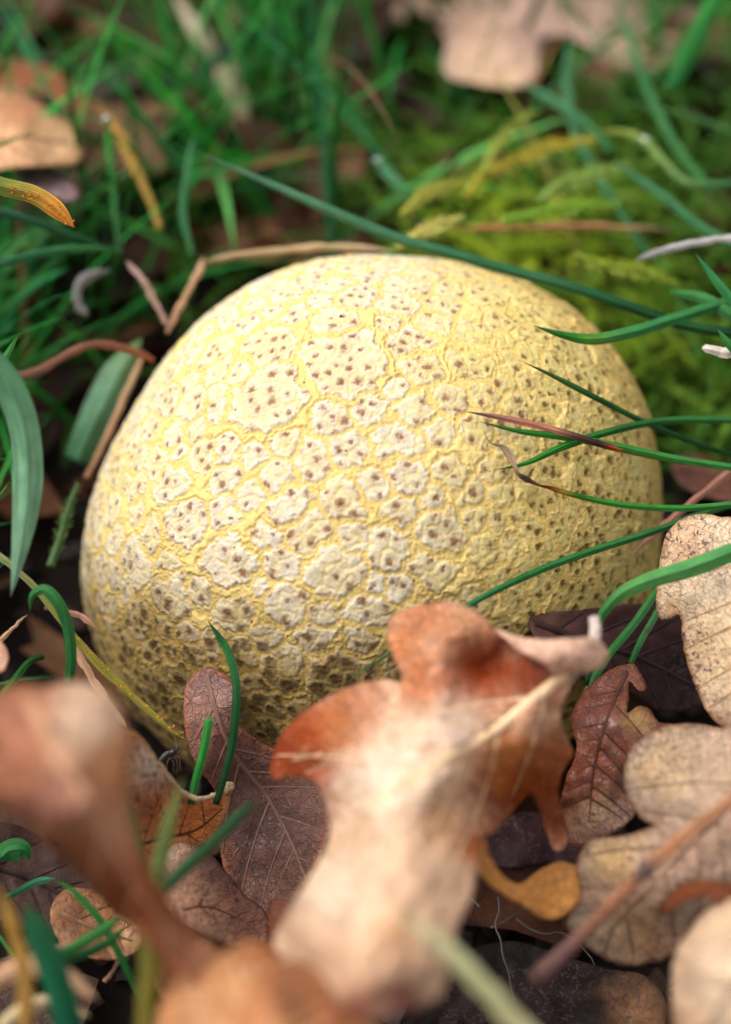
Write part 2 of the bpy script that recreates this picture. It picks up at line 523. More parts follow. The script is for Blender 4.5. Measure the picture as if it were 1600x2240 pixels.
def build_ball():
    r = np.random.default_rng(3)
    AX = -DV
    N = 380
    s = np.linspace(-1, 1, N + 1) * math.pi / 4
    S, T = np.meshgrid(np.tan(s), np.tan(s))
    D0 = AX + S.ravel()[:, None] * RV + T.ravel()[:, None] * UV_
    D0 /= np.linalg.norm(D0, axis=1)[:, None]
    idx = np.arange((N + 1) ** 2).reshape(N + 1, N + 1)
    F = [np.stack([idx[:-1, :-1], idx[:-1, 1:], idx[1:, 1:], idx[1:, :-1]], -1).reshape(-1, 4)]
    per = np.concatenate([idx[0, :-1], idx[:-1, -1], idx[-1, :0:-1], idx[:0:-1, 0]])
    pd = D0[per]
    al0 = np.arccos(np.clip(pd @ AX, -1, 1))
    tang = pd - (pd @ AX)[:, None] * AX
    tang /= np.linalg.norm(tang, axis=1)[:, None]
    al_mid = math.radians(104)
    fr = np.concatenate([np.linspace(0, 1, 151)[1:], 1 + np.linspace(0, 1, 22)[1:]])
    rings, ids, base = [], [per], len(D0)
    for f in fr:
        al = al0 + (al_mid - al0) * f if f <= 1 else al_mid + (math.radians(179.2) - al_mid) * (f - 1) + 0 * al0
        rings.append(np.cos(al)[:, None] * AX + np.sin(al)[:, None] * tang)
        ids.append(base + np.arange(len(per)))
        base += len(per)
    for a, b in zip(ids[:-1], ids[1:]):
        F.append(np.stack([a, np.roll(a, -1), np.roll(b, -1), b][::-1], -1))
    Dr = np.vstack([D0] + rings)
    F = np.vstack(F)
    nv = len(Dr)
    # --- low-frequency shape of the body
    cr_, cu, ca = Dr @ RV, Dr @ UV_, Dr @ AX
    phi = np.degrees(np.arctan2(cu, cr_))
    f = ball_f(phi)
    wgt = np.clip(1 - ca ** 2, 0, 1)
    rad = RB * (1 + (f - 1) * wgt + 0.008 * fbm(Dr * 2.2 + 3, 3))
    # --- seeds of the plates
    PX = 812 + 643 * cr_
    PY = 1180 - 643 * cu
    seeds = [dir_from_px(a, b) for a, b, _ in PLATES]
    rr = [c / 643.0 for *_, c in PLATES]
    def want(d):
        x, y, c = 812 + 643 * (d @ RV), 1180 - 643 * (d @ UV_), d @ AX
        base = 30 + 12 * r.random()
        if x > 1060: base = 20 + 9 * r.random()
        elif y < 660: base = 32 + 14 * r.random()
        elif x < 330: base = 27 + 12 * r.random()
        elif y > 1480: base = 28 + 14 * r.random()
        return base / 643.0
    sd_, rd_ = np.array(seeds), np.array(rr)
    for _ in range(26000):
        d = r.normal(size=3); d /= np.linalg.norm(d)
        if d @ AX < -0.35: continue
        q = want(d)
        dist = np.linalg.norm(sd_ - d, axis=1)
        if np.all(dist > 0.90 * (rd_ + q)):
            sd_ = np.vstack([sd_, d]); rd_ = np.append(rd_, q)
    # --- seeds of the warts
    wd = [dir_from_px(700, 800)]
    wd = np.array(wd)
    for _ in range(22000):
        d = r.normal(size=3); d /= np.linalg.norm(d)
        if d @ AX < -0.3: continue
        x, y = 812 + 643 * (d @ RV), 1180 - 643 * (d @ UV_)
        sp = 26 - 5 * ss(600, 350, x) - 8 * ss(1050, 1180, x) - 6 * ss(900, 700, y) + 4 * ss(1350, 1500, y)
        if np.all(np.linalg.norm(wd - d, axis=1) > sp / 643.0 * r.uniform(0.9, 1.15)):
            wd = np.vstack([wd, d])
    wr = r.uniform(5.0, 12.0, len(wd)) * np.where(r.random(len(wd)) < 0.08, 0.05, 1.0)
    # --- fields, in photo pixels on the surface
    warp = np.stack([fbm(Dr * 16 + o, 4) for o in (0, 40, 80)], 1)
    warp2 = np.stack([fbm(Dr * 60 + o, 3) for o in (0, 40, 80)], 1)
    Dw = Dr + warp * (22 / 643.0) + warp2 * (9 / 643.0)
    i1 = np.zeros(nv, int); e = np.zeros(nv); r1 = np.zeros(nv); inn = np.zeros(nv)
    ds = np.full(nv, 99.0); es = np.zeros(nv); wi = np.zeros(nv, int)
    Dw2 = Dr + warp * (6 / 643.0) + warp2 * (5 / 643.0)
    sdf, wdf = sd_.astype(np.float32), wd.astype(np.float32)
    cell = np.floor((Dr + 1.01) * 6).astype(int)
    key = cell[:, 0] * 400 + cell[:, 1] * 20 + cell[:, 2]
    so = np.argsort(key, kind='stable')
    cuts = np.concatenate([[0], np.nonzero(np.diff(key[so]))[0] + 1, [nv]])
    for a, b in zip(cuts[:-1], cuts[1:]):
        sel = so[a:b]
        ctr = Dr[sel].mean(0)
        ca_ = np.nonzero(np.linalg.norm(sd_ - ctr, axis=1) < 0.48)[0]
        cb_ = np.nonzero(np.linalg.norm(wd - ctr, axis=1) < 0.36)[0]
        ar = np.arange(len(sel))
        if len(ca_) > 2:
            q = Dw[sel].astype(np.float32)
            rc = rd_[ca_]
            d = np.sqrt(np.maximum(0, (q * q).sum(1)[:, None] + 1 - 2 * q @ sdf[ca_].T))
            g = d / rc[None].astype(np.float32)
            j = np.argmin(g, 1)
            g1 = g[ar, j].copy(); g[ar, j] = 1e9
            j2 = np.argmin(g, 1); g2 = g[ar, j2]
            i1[sel] = ca_[j]
            e[sel] = (g2 - g1) / (1 / rc[j] + 1 / rc[j2]) * 643
            r1[sel] = rc[j] * 643
            inn[sel] = (1.24 - g1) * rc[j] * 643
        if len(cb_) > 2:
            q = Dw2[sel].astype(np.float32)
            d = np.maximum(0, (q * q).sum(1)[:, None] + 1 - 2 * q @ wdf[cb_].T)
            j = np.argmin(d, 1)
            d1 = d[ar, j].copy(); d[ar, j] = 1e9
            ds[sel] = np.sqrt(d1) * 643
            es[sel] = (np.sqrt(d.min(1)) - np.sqrt(d1)) * 0.5 * 643
            wi[sel] = cb_[j]
    fine = fbm(Dr * 150, 3)
    mid = fbm(Dr * 45 + 9, 3)
    low = fbm(Dr * 7 + 30, 3)
    hw = np.clip(0.14 * r1, 1.6, 13) * (1 + 1.0 * low)
    E = np.minimum(e - hw, inn) + 3.0 * fine + 2.5 * mid
    plate = ss(-5.0, 5.5, E)
    pcol = ss(-2.0, 3.5, E)
    netr = ss(1040, 1160, PX + 60 * low)                    # right flank: a fine net
    sub = ss(0.3, 4.2, es + 1.3 * fine + 1.2 * mid)
    rim = np.exp(-((E - 6) / 4.5) ** 2)
    wrad = wr[wi] * np.where(netr > .5, .86, 1.0) * (1 + .35 * ss(1300, 1480, PY)) * (1 - 0.25 * ss(950, 700, PY)) * (1 - .2 * ss(600, 350, PX))
    on = ss(0, 5, E) * (wr[wi] > 1)
    slit = fbm(Dr * 95 + 4, 2)
    dd = ds * (1 + 0.4 * mid) + 3.0 * fine + 5.0 * slit
    wart = on * ss(1.15, 0.45, dd / np.maximum(wrad, .4))
    core = on * ss(0.65, 0.15, dd / np.maximum(wrad, .4))
    ph = r.uniform(0.35, 1.35, len(sd_))[i1]; pt = r.uniform(-1, 1, len(sd_))[i1]
    hgt = (2.9 * ph * plate * np.clip(r1 / 50, 0.4, 1.5) + 0.4 * rim * plate) * (1 - .72 * netr) + 1.8 * sub * plate * (1 - .5 * netr) - 2.3 * wart * (1 + 1.2 * netr) + 1.6 * core * (1 + fine) * (1 - netr)
    hgt += 1.9 * mid * (0.45 + .75 * plate) + 1.0 * fine * (0.4 + plate * 0.6) + 5 * low
    furr = (1 - plate)
    hgt += -1.2 * furr * np.exp(-(np.minimum(E, 0) / 5) ** 2) + 4.6 * ss(-2.0, -10.0, E) * (1 + .5 * mid)
    V = CEN + Dr * (rad + hgt * (RB / 643.0) - 0.0006)[:, None]
    # --- own colours of the skin
    cream, yel = lin((234, 220, 194)), lin((246, 220, 144))
    deep = lin((240, 194, 94))
    colr = np.zeros((nv, 3)) + yel
    colr = colr + (deep - colr) * (0.55 * np.exp(-((E + 1.0) / 3.0) ** 2) + 0.25 * ss(0.0, 0.6, low + mid * .4))[:, None].clip(0, 1)
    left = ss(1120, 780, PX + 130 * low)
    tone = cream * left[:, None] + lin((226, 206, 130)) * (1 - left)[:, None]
    olive = ss(.05, .5, fbm(Dr * 5 + 77, 3)) * ss(520, 250, PX)
    tone = tone + (lin((205, 185, 110)) - tone) * (0.8 * olive)[:, None]
    lowr = ss(1270, 1480, PY + 90 * low)
    tone = tone + (lin((222, 196, 132)) - tone) * (0.75 * lowr)[:, None]
    tone = tone * (1 + 0.10 * mid)[:, None]
    tone = tone + (lin((240, 218, 150)) - tone) * (0.5 * np.clip(pt, 0, 1))[:, None]
    pl = pcol * (0.30 + 0.70 * sub)
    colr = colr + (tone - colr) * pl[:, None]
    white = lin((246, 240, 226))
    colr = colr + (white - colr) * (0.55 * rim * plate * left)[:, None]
    halo = on * ss(2.3, 0.8, dd / np.maximum(wrad, .4))
    colr = colr + (lin((196, 166, 138)) * (1 - netr)[:, None] + lin((168, 146, 74)) * netr[:, None] - colr) * ((0.38 + .3 * netr) * halo)[:, None]
    br = lin((156, 108, 66))[None] * (1 - netr * .12)[:, None]
    colr = colr + (br - colr) * (0.85 * wart * (1 - 0.1 * netr))[:, None]
    dk = lin((72, 44, 30))
    colr = colr + (dk - colr) * (0.55 * core * ss(-.2, .3, fine + .2))[:, None]
    # soil stain on the ball's foot, with its shade put into the colour
    dirt_shade = ss(1250, 1500, PY + 110 * low + 40 * mid + 110 * ss(-.2, -.8, cr_)) * ss(0.02, -0.01, V[:, 1])
    colr = colr + (lin((146, 114, 52)) - colr) * (0.8 * dirt_shade)[:, None]
    dwart = dirt_shade * on * ss(2.0, 0.8, dd / np.maximum(wrad, .4))
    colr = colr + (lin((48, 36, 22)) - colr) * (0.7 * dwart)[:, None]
    for a_, b_ in r.uniform((260, 700), (1300, 1500), (34, 2)):
        k_ = np.hypot(PX - a_, PY - b_) < r.uniform(1.2, 2.8)
        colr[k_ & (ca > 0)] = lin((44, 34, 26))
    orange = ss(0.75, 1.0, wgt) * ss(0.2, 0.9, cr_ + .2 * low)
    colr = colr + (lin((214, 160, 72)) - colr) * (0.35 * orange)[:, None]
    colr = np.clip(colr * (0.67, 0.655, 0.635), 0.004, 0.9)
    # --- split into skin and plates
    root = empty('earthball', (0, 0, 0.0))
    tag(root, 'pale yellow earthball fungus with cracked scaly skin and brown warts', 'fungus')
    fE = E[F].mean(1)
    fi = i1[F[:, 0]]
    onp = (fE > 0.5) & (ca[F[:, 0]] > -0.15)
    cnt = np.bincount(fi[onp], weights=np.clip(ca[F[onp, 0]], 0.02, 1), minlength=len(sd_))
    order = [j for j in np.argsort(-cnt) if cnt[j] > 25]
    big = order[:285]
    lab = np.full(len(F), -1)
    isbig = np.zeros(len(sd_), bool); isbig[big] = True
    lab[onp & isbig[fi]] = fi[onp & isbig[fi]]
    lab[onp & ~isbig[fi]] = -2
    # vertex normals of the whole surface, so that no seam shows between the pieces
    fn = np.cross(V[F[:, 2]] - V[F[:, 0]], V[F[:, 3]] - V[F[:, 1]])
    VN = np.zeros_like(V)
    for kk in range(4):
        for ax in range(3):
            VN[:, ax] += np.bincount(F[:, kk], weights=fn[:, ax], minlength=nv)
    VN /= np.maximum(np.linalg.norm(VN, axis=1), 1e-12)[:, None]
    if (VN * Dr).sum(1).mean() < 0:
        F = F[:, ::-1]; VN = -VN
    def piece(name, m):
        ff = F[m]
        u, inv = np.unique(ff, return_inverse=True)
        ff = inv.reshape(-1, 4)
        me = bpy.data.meshes.new(name)
        me.vertices.add(len(u)); me.loops.add(ff.size); me.polygons.add(len(ff))
        me.vertices.foreach_set('co', V[u].astype(np.float32).ravel())
        me.loops.foreach_set('vertex_index', ff.astype(np.int32).ravel())
        me.polygons.foreach_set('loop_start', np.arange(0, ff.size, 4, dtype=np.int32))
        me.update(calc_edges=True)
        me.polygons.foreach_set('use_smooth', np.ones(len(ff), bool))
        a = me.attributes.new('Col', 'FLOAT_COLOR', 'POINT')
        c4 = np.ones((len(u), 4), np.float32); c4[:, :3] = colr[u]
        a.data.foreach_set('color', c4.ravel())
        me.normals_split_custom_set_from_vertices(VN[u].astype(np.float32))
        me.materials.append(M['skin'])
        o = bpy.data.objects.new(name, me)
        COL.objects.link(o)
        o.parent = root
        return o
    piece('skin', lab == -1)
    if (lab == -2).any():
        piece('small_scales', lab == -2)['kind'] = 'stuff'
    so = np.argsort(lab, kind='stable')
    ls = lab[so]
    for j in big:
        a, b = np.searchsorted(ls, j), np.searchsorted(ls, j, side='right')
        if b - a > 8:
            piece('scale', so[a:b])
    return root
build_ball()

# ------------------------------------------------------------------ leaves
def tps(ctrl):
    """thin-plate surface through control points (px, py, c)"""
    q = np.asarray(ctrl, float)
    xy = q[:, :2] / 300.0
    n = len(q)
    def ph(d2):
        return np.where(d2 > 1e-12, 0.5 * d2 * np.log(np.maximum(d2, 1e-12)), 0)
    K = ph(((xy[:, None] - xy[None]) ** 2).sum(-1)) + np.eye(n) * 0.002
    Pm = np.hstack([np.ones((n, 1)), xy])
    A = np.block([[K, Pm], [Pm.T, np.zeros((3, 3))]])
    sol = np.linalg.lstsq(A, np.concatenate([q[:, 2], [0, 0, 0]]), rcond=None)[0]
    def f(p):
        z = np.asarray(p, float)[:, :2] / 300.0
        return ph(((z[:, None] - xy[None]) ** 2).sum(-1)) @ sol[:n] + sol[n] + z @ sol[n + 1:]
    return f

def inside(poly, p):
    x, y = p[:, 0][:, None], p[:, 1][:, None]
    a, b = poly, np.roll(poly, -1, 0)
    c = ((a[None, :, 1] > y) != (b[None, :, 1] > y)) & (x < (b[None, :, 0] - a[None, :, 0]) * (y - a[None, :, 1]) / (b[None, :, 1] - a[None, :, 1] + 1e-12) + a[None, :, 0])
    return c.sum(1) % 2 == 1

def seg_dist(p, line):
    """distance of points p to polyline, and parameter 0..1 along it"""
    best = np.full(len(p), 1e9)
    for a, b in zip(line[:-1], line[1:]):
        ab = b - a
        t = np.clip(((p - a) @ ab) / max(ab @ ab, 1e-9), 0, 1)
        d = np.linalg.norm(p - a - t[:, None] * ab, axis=1)
        best = np.minimum(best, d)
    return best

def tube_mesh(pts, radii, nseg=6, cap=True):
    pts = np.asarray(pts, float)
    n = len(pts)
    T = np.gradient(pts, axis=0)
    T /= np.maximum(np.linalg.norm(T, axis=1), 1e-12)[:, None]
    ref = np.array([0.31, 0.2, 0.93])
    A = np.cross(T, ref); A /= np.maximum(np.linalg.norm(A, axis=1), 1e-9)[:, None]
    B = np.cross(T, A)
    an = np.linspace(0, 2 * math.pi, nseg, endpoint=False)
    V = (pts[:, None] + (np.cos(an)[None, :, None] * A[:, None] + np.sin(an)[None, :, None] * B[:, None]) * np.asarray(radii)[:, None, None]).reshape(-1, 3)
    F = []
    for i in range(n - 1):
        for j in range(nseg):
            k = (j + 1) % nseg
            F.append((i * nseg + j, i * nseg + k, (i + 1) * nseg + k, (i + 1) * nseg + j))
    if cap:
        F.append(tuple(range(nseg))[::-1])
        F.append(tuple((n - 1) * nseg + j for j in range(nseg)))
    return V, F

def blade_patch(name, outline, ctrl, base, mat, parent, tints=(), veins=(), seed=0, step=11, wrinkle=0.05, edge=None, thick=0.00022, sharp=False, pillow=0.05):
    """one curved sheet of leaf: outline in photo pixels, surface depth from control points"""
    f = tps(ctrl)
    poly = cr_closed(outline, step) if not sharp else np.asarray(outline, float)
    rs = np.random.default_rng(seed + 5)
    poly = poly + rs.normal(0, 0.7, poly.shape)
    lo, hi = poly.min(0), poly.max(0)
    gx, gy = np.meshgrid(np.arange(lo[0], hi[0], step), np.arange(lo[1], hi[1], step * 0.87))
    gx[1::2] += step / 2
    g = np.stack([gx.ravel(), gy.ravel()], 1)
    g = g[inside(poly, g)]
    g = g[seg_dist(g, np.vstack([poly, poly[:1]])) > step * 0.55]
    pts = np.vstack([poly, g])
    n = len(poly)
    res = delaunay_2d_cdt([Vector(p) for p in pts], [(i, (i + 1) % n) for i in range(n)], [], 1, 1e-4)
    xy = np.array([tuple(v) for v in res[0]])
    F = [t for t in res[2]]
    c = f(xy)
    nz = fbm(np.stack([xy[:, 0] / 130, xy[:, 1] / 130, np.full(len(xy), seed * 3.7)], 1), 3)
    nz2 = fbm(np.stack([xy[:, 0] / 38, xy[:, 1] / 38, np.full(len(xy), seed * 1.9)], 1), 3)
    c = c + nz * wrinkle * 2.0 + nz2 * wrinkle * 0.45
    near = np.full(len(xy), 1e9)
    for vl in veins:
        near = np.minimum(near, seg_dist(xy, vl))
    if len(veins):
        c = c - pillow * (1 - np.exp(-near / 28.0)) + 0.0
    V = Pa(xy[:, 0], xy[:, 1], c)
    cols = np.tile(lin(base), (len(xy), 1))
    tn = 1 + 0.55 * nz + 0.5 * nz2
    for (tx, ty, tr, tc, ts) in tints:
        d = np.hypot(xy[:, 0] - tx, xy[:, 1] - ty) * tn
        k = (ts * np.exp(-(d / tr) ** 3))[:, None]
        cols = cols * (1 - k) + lin(tc) * k
    if edge is not None:
        de = seg_dist(xy, np.vstack([poly, poly[:1]]))
        k = (0.75 * np.exp(-(de / 9.0) ** 2))[:, None]
        cols = cols * (1 - k) + lin(edge) * k
    uv = xy / 143.0 + seed * 3.1
    o = mesh_obj(name, V, F, mat, parent, cols, uv)
    # faces look at the camera
    me = o.data
    sdm = o.modifiers.new('thickness', 'SOLIDIFY')
    sdm.thickness = thick
    sdm.offset = 0
    def surf(q):
        q = np.asarray(q, float)
        z1 = fbm(np.stack([q[:, 0] / 130, q[:, 1] / 130, np.full(len(q), seed * 3.7)], 1), 3)
        z2 = fbm(np.stack([q[:, 0] / 38, q[:, 1] / 38, np.full(len(q), seed * 1.9)], 1), 3)
        return f(q) + z1 * wrinkle * 2.0 + z2 * wrinkle * 0.45
    return o, surf, poly

def side_veins(mid, poly, n, ang, rs, length=600, curve=0.25, start=0.08, end=0.92):
    mid = np.asarray(mid, float)
    line = cr(mid[:, :2], 60)
    out = []
    for k in range(n):
        t = start + (end - start) * (k + 0.5) / n
        for sgn in (-1, 1):
            i = int(min(57, max(1, (t + rs.uniform(-.25, .25) / n) * 59)))
            T = line[i + 1] - line[i - 1]
            a = math.atan2(T[1], T[0]) + sgn * math.radians(ang + rs.uniform(-6, 6))
            p = line[i].copy()
            pl = [p.copy()]
            for s in range(60):
                p = p + 12 * np.array([math.cos(a), math.sin(a)])
                a -= sgn * curve * 0.05
                if not inside(poly, p[None])[0] or len(pl) * 12 > length:
                    break
                pl.append(p.copy())
            if len(pl) > 3:
                out.append(np.array(pl))
    return out

def leaf(name, label, outline, ctrl, base, mat='leaf', tints=(), midrib=None, nveins=5, vang=48, seed=1, wrinkle=0.05,
         rib_r=0.0006, vein_r=0.00022, vein_col=None, edge=None, step=11, extra=(), stalk=None, group=None, pillow=0.05, vlen=600, cat='leaf', lift=0.02):
    rs = np.random.default_rng(seed)
    poly0 = cr_closed(outline, 11)
    vl = []
    if midrib is not None:
        vl = side_veins(midrib, poly0, nveins, vang, rs, vlen)
    lines = ([cr(np.asarray(midrib, float)[:, :2], 40)] if midrib is not None else []) + vl
    ctr = np.mean(np.asarray(outline, float), 0)
    fz = tps(ctrl)
    root = empty(name, tuple(P(ctr[0], ctr[1], float(fz(ctr[None])[0]))))
    tag(root, label, cat, group)
    o, surf, poly = blade_patch('blade', outline, ctrl, base, M[mat], root, tints, lines, seed, step, wrinkle, edge, pillow=pillow)
    vc = lin(vein_col if vein_col is not None else np.clip(np.array(base) * 0.82, 0, 255))
    def strand(nm, ln, r0, r1):
        m = max(6, int(len(ln)))
        l2 = cr(ln, m)
        V = Pa(l2[:, 0], l2[:, 1], surf(l2) - lift)
        Vt, Ft = tube_mesh(V, np.linspace(r0, r1, m), 6)
        uvs = np.stack([np.tile(np.linspace(0, 1, 6), m), np.repeat(np.arange(m) * .2, 6)], 1)
        return mesh_obj(nm, Vt, Ft, M['dry'], o, np.tile(vc, (len(Vt), 1)), uvs)
    if midrib is not None:
        strand('midrib', cr(np.asarray(midrib, float)[:, :2], 40), rib_r, rib_r * 0.35)
        for v in vl:
            strand('vein', v, vein_r, vein_r * 0.4)
    for e in extra:
        e = dict(e)
        nm = e.pop('name')
        blade_patch(nm, parent=root, mat=M[e.pop('mat', mat)], seed=seed + 9, **e)
    if stalk is not None:
        pts, r0, r1, sc = stalk
        q = cr(pts, 24)
        Vt, Ft = tube_mesh(Pa(q[:, 0], q[:, 1], q[:, 2]), np.linspace(r0, r1, 24), 8)
        uvs = np.stack([np.tile(np.linspace(0, 1, 8), 24), np.repeat(np.arange(24) * .3, 8)], 1)
        mesh_obj('stalk', Vt, Ft, M['dry'], root, np.tile(lin(sc), (len(Vt), 1)), uvs)
    return root

OR = (178, 92, 36)
PALE = (230, 188, 154)
# --- the big curled leaf that leans on the ball
leaf('oak_leaf', 'big curled tan and orange oak leaf leaning against the front of the earthball',
     [(848, 1400), (858, 1350), (925, 1324), (990, 1318), (1045, 1340), (1085, 1378), (1140, 1420), (1215, 1452), (1270, 1440), (1255, 1490),
      (1225, 1560), (1240, 1610), (1252, 1650), (1230, 1690), (1222, 1740), (1240, 1810), (1240, 1850), (1212, 1858), (1190, 1800),
      (1160, 1740), (1110, 1790), (1075, 1825), (1052, 1830), (1050, 1880), (1032, 1960), (1000, 2030), (985, 2100), (960, 2180), (880, 2215), (800, 2235),
      (720, 2190), (640, 2120), (600, 2060), (640, 1980), (690, 1900), (722, 1830), (716, 1770), (690, 1712), (640, 1700), (596, 1704),
      (598, 1650), (622, 1600), (680, 1550), (760, 1505), (845, 1488), (880, 1495), (868, 1450)],
     [(850, 1400, -2.2), (960, 1330, -2.3), (960, 1430, -3.0), (1085, 1390, -2.3), (1060, 1470, -2.3), (1250, 1460, -2.6), (1180, 1520, -3.2), (1000, 1640, -4.2), (850, 1740, -4.8),
      (1150, 1640, -3.2), (1245, 1650, -2.2), (1110, 1780, -2.2), (1230, 1840, -1.8), (1050, 1820, -3.6), (880, 1500, -2.9), (760, 1560, -3.0), (690, 1640, -2.9),
      (600, 1690, -2.3), (690, 1705, -3.0), (730, 1830, -4.2), (850, 1950, -6.4), (1030, 1960, -5.2), (980, 2110, -6.4), (640, 2090, -6.0), (780, 2120, -7.6), (860, 2220, -7.8)],
     PALE, 'leaf_soft',
     tints=[(665, 1620, 150, (142, 50, 6), 1.0), (625, 1680, 75, (132, 46, 8), 1.0), (770, 1590, 70, (186, 108, 54), .8), (1150, 1730, 125, (160, 68, 12), 1.0), (1100, 1650, 80, (190, 110, 48), .9), (1215, 1640, 55, (164, 88, 42), .9),
            (1215, 1800, 70, (150, 78, 44), 1.0), (1060, 1455, 105, (156, 62, 14), 1.0), (930, 1345, 85, (184, 108, 62), .9), (1030, 1370, 50, (206, 146, 104), .8), (1170, 1480, 80, (126, 50, 14), 1.0), (880, 1420, 60, (188, 112, 64), .9),
            (920, 1500, 50, (180, 92, 38), .8), (960, 1800, 60, (206, 140, 84), .7), (1035, 1850, 45, (184, 96, 36), .9), (880, 2190, 60, (100, 54, 50), 1.0), (780, 2220, 60, (110, 62, 50), .95), (860, 2040, 70, (206, 146, 94), .6),
            (700, 1880, 60, (206, 160, 112), .6), (860, 1700, 100, (242, 216, 190), .9), (1000, 1600, 60, (242, 216, 192), .8), (740, 1960, 110, (242, 212, 182), .8)],
     midrib=[(1262, 1452), (1180, 1520), (1080, 1600), (960, 1672), (860, 1730), (740, 1840)], nveins=5, vang=42, seed=2, wrinkle=0.19, rib_r=0.0009, vein_r=0.0003, vein_col=(232, 194, 152), lift=0.01, pillow=0.11,
     extra=[dict(name='rolled_lobe', outline=[(1085, 1378), (1130, 1392), (1190, 1400), (1250, 1398), (1300, 1395), (1330, 1425), (1322, 1455), (1290, 1470), (1250, 1468), (1215, 1478), (1190, 1450), (1140, 1425)],
                 ctrl=[(1085, 1378, -2.5), (1190, 1400, -3.0), (1200, 1440, -3.3), (1220, 1476, -2.9), (1325, 1420, -2.8), (1300, 1470, -3.0), (1270, 1435, -3.3)], base=(222, 178, 152), wrinkle=0.04),
            dict(name='curled_lobe', outline=[(1030, 1750), (1050, 1760), (1062, 1840), (1078, 1890), (1130, 1935), (1180, 1905), (1230, 1885), (1272, 1905), (1282, 1945), (1250, 1990), (1200, 2012), (1150, 1985), (1085, 1945), (1050, 1912), (1035, 1860)],
                 ctrl=[(1040, 1760, -3.4), (1050, 1850, -3.5), (1070, 1910, -3.2), (1150, 1960, -2.8), (1230, 1900, -2.0), (1270, 1950, -2.2), (1200, 1995, -2.6)], base=(218, 150, 80), wrinkle=0.05)],
     stalk=([(1250, 1470, -2.8), (1290, 1425, -2.7), (1303, 1385, -2.6), (1300, 1352, -2.5)], 0.0011, 0.0007, (190, 170, 160)))

leaf('oak_leaf', 'out of focus brown leaf standing up in the grass left of the earthball foot',
     [(-60, 1560), (0, 1518), (50, 1498), (100, 1506), (150, 1494), (205, 1504), (246, 1540), (278, 1600), (272, 1690), (286, 1780), (306, 1860), (345, 1930), (385, 1990), (440, 2050), (500, 2110), (430, 2150), (340, 2080),
      (270, 2012), (200, 1940), (120, 1860), (50, 1790), (-10, 1760), (-70, 1700)],
     [(-60, 1600, -7.4), (90, 1505, -6.4), (240, 1540, -6.0), (278, 1620, -6.6), (120, 1600, -7.8), (30, 1770, -7.4), (190, 1760, -9.0), (284, 1780, -7.4), (200, 1935, -7.0), (260, 1880, -8.2), (345, 1940, -6.8), (300, 2030, -6.6), (440, 2060, -6.0), (430, 2140, -6.4)],
     (166, 106, 76), 'leaf_soft',
     tints=[(190, 1570, 80, (236, 198, 168), 1.0), (20, 1610, 70, (176, 112, 86), .8), (250, 1680, 60, (196, 130, 84), .7), (120, 1760, 70, (160, 108, 92), .8), (60, 1800, 60, (110, 60, 44), .9), (150, 1890, 70, (120, 62, 34), 1.0), (270, 1970, 80, (124, 62, 30), 1.0), (240, 1800, 40, (206, 160, 130), .7), (500, 2060, 70, (206, 150, 110), .8), (120, 1600, 22, (110, 80, 70), .8)],
     midrib=[(60, 1540), (140, 1680), (230, 1820), (330, 1990), (440, 2110)], nveins=5, seed=3, wrinkle=0.2, rib_r=0.0008, vein_r=0.0004, vein_col=(196, 146, 112), pillow=0.15)
leaf('oak_leaf', 'blurred orange brown curled leaf at the very front edge of the litter',
     [(300, 2330), (336, 2262), (352, 2196), (392, 2140), (436, 2132), (476, 2096), (530, 2062), (580, 2070), (618, 2102), (668, 2106), (712, 2150), (736, 2204), (790, 2232), (860, 2340), (700, 2420), (480, 2420)],
     [(310, 2300, -6.0), (450, 2110, -6.5), (540, 2070, -6.8), (690, 2140, -7.2), (600, 2200, -8.6), (800, 2280, -8.4), (500, 2400, -9.6), (700, 2400, -9.8)],
     (212, 146, 96), 'leaf_soft', tints=[(650, 2180, 80, (140, 70, 30), .95), (570, 2100, 50, (150, 78, 36), .8), (430, 2200, 60, (214, 156, 112), .7), (740, 2260, 70, (130, 70, 44), .8), (520, 2220, 50, (170, 96, 50), .7)],
     midrib=[(420, 2380), (500, 2240), (560, 2100)], nveins=4, seed=4, wrinkle=0.24, vein_r=0.0004, vein_col=(226, 176, 130), pillow=0.15)

